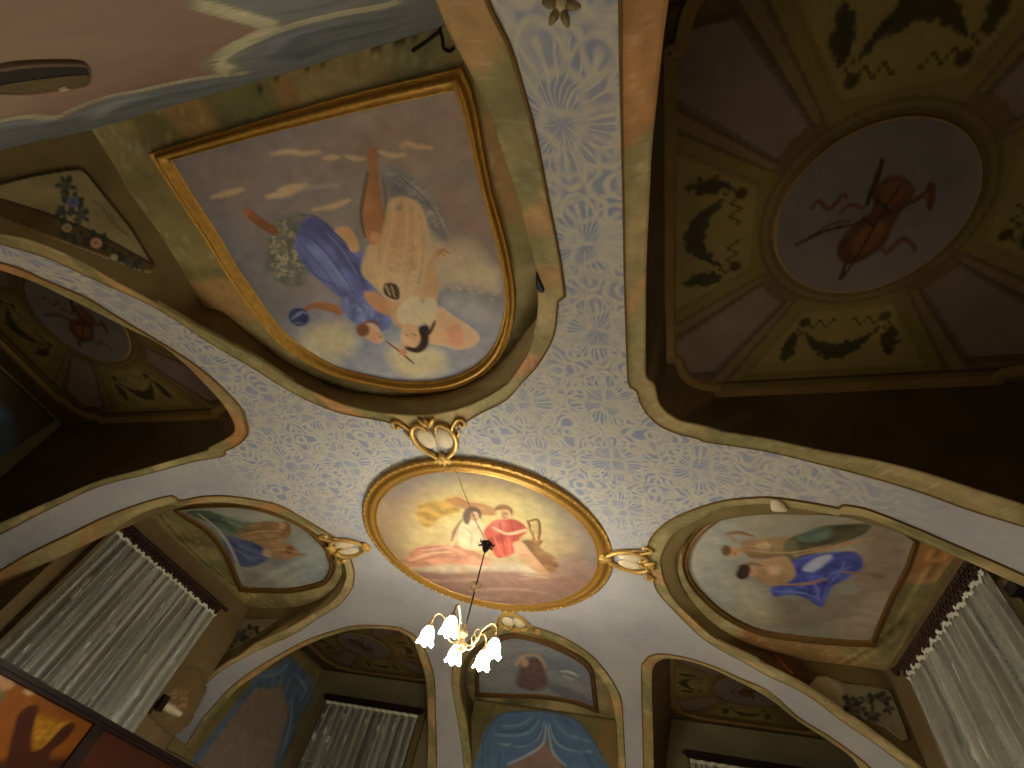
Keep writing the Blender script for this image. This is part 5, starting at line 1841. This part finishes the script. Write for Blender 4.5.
def chandelier():
    def P(dx, dy, z): return np.array([(hx + XC) * H + dx, (hy + YC) * H + dy, EYE + z * H])
    root = empty('chandelier', P(0, 0, ZM - .004), 'five-light chandelier of lit glass shades hanging from the round medallion', 'chandelier')
    b = MB()
    b.lathe([(.001, 0), (.045, 0), (.05, -.012), (.036, -.03), (.03, -.06), (.018, -.085), (.001, -.1)], P(0, 0, ZM - .003), n=18)
    for i in range(6):
        an = i * PI / 3
        b.tube([P(.035 * math.cos(an), .035 * math.sin(an), ZM - .012), P(.07 * math.cos(an), .07 * math.sin(an), ZM - .012) - [0, 0, .01], P(.078 * math.cos(an), .078 * math.sin(an), ZM - .012) + [0, 0, .012]], [.01, .007, .002], 6)
    b.build('ceiling_rose', M['iron'], root)
    zj = .80
    b = MB(); b.tube([P(0, 0, ZM - .04), P(0, 0, (ZM + zj) / 2), P(0, 0, zj + .012)], .006, 8); b.tube([P(0, 0, zj - .012), P(0, 0, .72), P(0, 0, .655)], .0065, 8)
    b.build('rod', M['iron'], root)
    b = MB()
    for sg in (-1, 1):
        b.tube([P(sg * x, 0, zj + z) for x, z in catmull(np.array([(0, -.016), (.03, -.006), (.045, .01), (.03, .02), (.012, .014), (.02, .004)]), 20)], .006, 6)
    b.tube([P(.016 * math.cos(a), 0, zj + .012 + .010 * math.sin(a)) for a in np.linspace(0, 2 * PI, 14, endpoint=False)], .005, 6, True)
    b.build('link', M['brass'], root)
    b = MB(); b.lathe([(.001, .11), (.012, .1), (.014, .07), (.03, .055), (.034, .03), (.016, .01), (.022, -.02), (.042, -.045), (.036, -.075), (.012, -.1), (.018, -.115), (.001, -.135)], P(0, 0, .617), n=20)
    b.build('hub', M['brass'], root)
    lamps = on_flat([(425, 643), (448, 634), (453, 662), (481, 668), (492, 656)], LZ)
    for (u, v, z) in lamps:
        dx, dy = (u - hx) * H, (v - hy) * H
        R = math.hypot(dx, dy); e = np.array([dx / R, dy / R])
        def Q(r, dz): return P(e[0] * r, e[1] * r, 0) + [0, 0, (.617) * H + dz]
        prof = catmull(np.array([(.02, -.02), (.07, -.045), (.12, .0), (.14, .07), (R * .8, .125), (R * .97, .10), (R, .05)]), 30)
        b = MB(); b.tube([Q(r, dz) for r, dz in prof], .0075, 8)
        cur = catmull(np.array([(.12, .0), (.085, .05), (.11, .08), (.13, .055)]), 14)
        b.tube([Q(r, dz) for r, dz in cur], [.006 - .0003 * i for i in range(14)], 6)
        arm = b.build('arm', M['brass'], root)
        b = MB(); c = Q(R, 0)
        b.lathe([(.001, .055), (.014, .05), (.02, .03), (.026, .012), (.026, .004)], c, n=14); b.build('fitter', M['brass'], arm)
        # tulip shade, mouth down, scalloped rim
        th = np.linspace(0, 2 * PI, 40, endpoint=False); rows = []
        for r, h, sc in [(.022, .012, 0), (.030, .0, 0), (.040, -.02, 0), (.046, -.045, .0), (.048, -.068, .06), (.054, -.086, .12), (.062, -.096, .16)]:
            rr = r * (1 + sc * .6 * np.cos(6 * th)); hh = h - sc * .05 * np.cos(6 * th)
            rows.append(np.c_[c[0] + rr * np.cos(th), c[1] + rr * np.sin(th), c[2] + hh])
        v_, f_ = loft(rows, True)
        sh = mk('lamp_shade', v_, f_, M['shade'], root)
        so = sh.modifiers.new('glass', 'SOLIDIFY'); so.thickness = .003
        b = MB(); b.lathe([(.001, -.02), (.012, -.025), (.024, -.045), (.028, -.068), (.02, -.09), (.001, -.1)], c, n=16)
        b.build('bulb', M['bulb'], sh)


chandelier()

# ------------------------------------------------------------------ small things
M['cord'] = plain('painted_cord', (168, 138, 98), .7)
M['dull_gilt'] = plain('worn_gilding', (150, 132, 92), .6, .2, .2, 30)
# old flex pinned across the ceiling from the lunette edge to the hook
fx = np.vstack([on_field([(425, 413), (431, 424), (437, 434)]), on_field([(443, 447), (449, 462)])])
fx[:, 2] -= .022
pts = [W(p)[0] for p in fx]
mp = on_flat([(452, 467), (456, 472), (466, 498), (478, 526), (485, 539)], ZM - .008)
pts = [p for p in W(fx)] + [p for p in W(mp)]
pts[3] -= np.array([0, 0, .02]); pts[4] -= np.array([0, 0, .035])
b = MB(); b.tube(catmull(np.array(pts), 60), .003, 6)
props(b.build('electric_cord', M['cord']), 'thin pale cord running over the gilt medallion frame to the chandelier hook', 'cord')

# black wire hook on the marbled border of the big picture
def tube_on_soffit(paths, k, name, label, cat, r, h=.008):
    n, c = PLANES[k]
    b = MB()
    for p in paths:
        q = on_plane(p, n, c); q[:, 2] -= h / H
        b.tube(catmull(W(q), max(6, 5 * len(p))), r, 6)
    return props(b.build(name, M['iron']), label, cat)


tube_on_soffit([[(413,51),(421,46),(432,38),(440,31),(441,22),(438,14),(436,6)], [(441,32),(443,40),(444,48),(450,51),(455,48)], [(438,8),(430,5),(420,9),(408,16)]], 'A', 'wire_hook', 'bent black wire hook beside the top corner of the big gilt frame', 'hook', .006)

# flaked patch of bare plaster on the border of the right-hand lunette
pp = catmull(np.array([(770, 499), (774, 497), (780, 499), (785, 504), (787, 508), (779, 509), (771, 508)], float), 28, True)
q3 = on_field(pp); q3[:, 2] -= .0085
rows = [W(q3 * [1, 1, 1] - [0, 0, 0]), W(q3.mean(0) + (q3 - q3.mean(0)) * .9 - [0, 0, .003]), W(q3.mean(0) + (q3 - q3.mean(0)) * .05 - [0, 0, .003])]
v, f = loft(rows, True)
props(mk('plaster_patch', v, f, M['cream']), 'cream patch of bare plaster on the border above the right-hand painting', 'patch')

# dark flake where the border has chipped
pp = catmull(np.array([(537, 270), (539, 275), (542, 282), (545, 289), (541, 292), (537, 287), (536, 278)], float), 24, True)
q3 = on_field(pp); q3[:, 2] -= .006
rows = [W(q3), W(q3.mean(0) + (q3 - q3.mean(0)) * .85 - [0, 0, .002]), W(q3.mean(0) + (q3 - q3.mean(0)) * .05 - [0, 0, .002])]
v, f = loft(rows, True)
props(mk('plaster_patch', v, f, M['iron']), 'small dark chip in the marbled border right of the big dancers picture', 'patch')

# gilded flower boss at the head of the damask band
cb = on_field([(562, 5)])[0]; cw = W(cb)[0]
root = empty('gilded_boss', cw, 'small worn gilded flower boss at the top edge between the two big recesses', 'ornament')
b = MB()
for i in range(6):
    an = i * PI / 3 + .3
    p = [cw + [r * math.cos(an), r * math.sin(an), -.012 - .012 * math.sin(r / .042 * PI)] for r in np.linspace(.008, .042, 8)]
    b.tube(p, [.004 + .006 * math.sin(PI * (k + .6) / 8) for k in range(8)], 6)
b.build('petals', M['dull_gilt'], root)
MB().lathe([(.02, 0), (.02, -.015), (.012, -.028), (.001, -.032)], cw, n=12).build('centre', M['cream'], root)

# oval opening in the pink wall
def wall_opening():
    pl = lambda px: on_plane(px, (0, 1, 0), -1.640)
    out = catmull(np.array([(-12, 72), (4, 72), (20, 69), (50, 67), (82, 67), (91, 72), (92, 79), (88, 86), (70, 90), (30, 95), (0, 95), (-12, 95)], float), 60, True)
    P3 = pl(out); root = empty('wall_opening', W(P3.mean(0))[0], 'long rounded dark opening in the pink painted wall at upper left', 'opening')
    cen = P3.mean(0)
    rows = []
    for t, dv in [(1.03, -.004), (1.03, .004), (1.0, .006), (.97, .004), (.96, -.003)]:
        q = cen + (P3 - cen) * t; q[:, 1] = -1.646 + dv
        rows.append(W(q))
    v, f = loft(rows, True); mk('lip', v, f, M['lip'], root)
    rows = []
    for t in (.97, .5, .02):
        q = cen + (P3 - cen) * t; q[:, 1] = -1.6425
        rows.append(W(q))
    v, f = loft(rows, True); mk('recess', v, f, M['void'], root)  # flat dark plate, painted in for the shaded depth of the opening
    lowr = catmull(np.array([(-12, 93), (6, 88), (30, 84), (60, 80), (89, 78), (88, 85), (70, 89), (30, 94), (0, 94)], float), 40, True)
    q = pl(lowr); c2 = q.mean(0); rows = []
    for t, dv in [(1, -.0420), (.9, -.0405), (.02, -.0405)]:
        s = c2 + (q - c2) * t; s[:, 1] = -1.600 + dv
        rows.append(W(s))
    v, f = loft(rows, True); o = mk('sill', v, f, M['olive2'], root)  # flat crescent, lighter olive painted for the lit lower inner face
    cc = W(pl([(64, 88)])[0])[0]
    MB().box(cc + [0, .0, 0], (.02, .008, .008)).build('plaster_chip', M['cream'], root, False)


M['lip'] = plain('opening_lip', (96, 70, 50), .8)
M['void'] = plain('recess_shade', (30, 20, 12), .9)  # dark colour stands for the shade inside the opening
M['olive2'] = plain('olive_sill', (84, 66, 30), .8)
wall_opening()


# brown wooden tab in the right-hand reveal
def tab():
    c = on_mesh('D', [(787, 657), (787, 666), (787, 676)], .012)
    a = on_mesh('D', [(783, 666), (792, 666)], .012)
    d = c[2] - c[0]; w = np.linalg.norm(a[1] - a[0])
    x = _unit(a[1] - a[0]); z = d - x * (d @ x); hgt = np.linalg.norm(z); z = z / hgt; y = np.cross(z, x)
    root = empty('wooden_tab', c[1], 'small upright brown wooden tab under the right-hand painting', 'bracket')
    R = np.stack([x, y, z], 1)
    MB().box(c[1], (w * .8, .02, hgt), R).build('plate', M['tab'], root, False)
    MB().lathe([(.001, .0), (.01, .0), (.01, .018), (.001, .022)], c[1] - y * .008, -y if y @ (np.array([0, 0, EYE]) - c[1]) < 0 else y, 10).build('screw', M['iron'], root)


M['tab'] = plain('brown_tab', (128, 74, 38), .6)
tab()
# ------------------------------------------------------------------ camera and light
cam = bpy.data.cameras.new('camera'); co = bpy.data.objects.new('camera', cam); COL.objects.link(co)
cam.sensor_fit = 'HORIZONTAL'; cam.sensor_width = 36.0; cam.lens = 36.0 * FPX / 1024.0
cam.clip_start = .02; cam.clip_end = 100
right = np.array([AX[0], AY[0], AZ[0]]); down = np.array([AX[1], AY[1], AZ[1]]); fwd = np.array([AX[2], AY[2], AZ[2]])
mw = Matrix(((right[0], -down[0], -fwd[0], 0), (right[1], -down[1], -fwd[1], 0), (right[2], -down[2], -fwd[2], EYE), (0, 0, 0, 1)))
co.matrix_world = mw
SC.camera = co
vs = SC.view_settings
SC.display_settings.display_device = 'sRGB'
vs.view_transform = 'Standard'; vs.look = 'None'; vs.gamma = 1.0; vs.use_curve_mapping = False
w = bpy.data.worlds.new('night'); SC.world = w; w.use_nodes = True
w.node_tree.nodes['Background'].inputs[0].default_value = (.02, .022, .03, 1)
w.node_tree.nodes['Background'].inputs[1].default_value = .3
vs.exposure = 3.0
SC.cycles.max_bounces = 10; SC.cycles.diffuse_bounces = 6; SC.cycles.transparent_max_bounces = 8
SC.cycles.sample_clamp_indirect = 6.0
SC.cycles.use_denoising = True
SC.cycles.caustics_reflective = False; SC.cycles.caustics_refractive = False
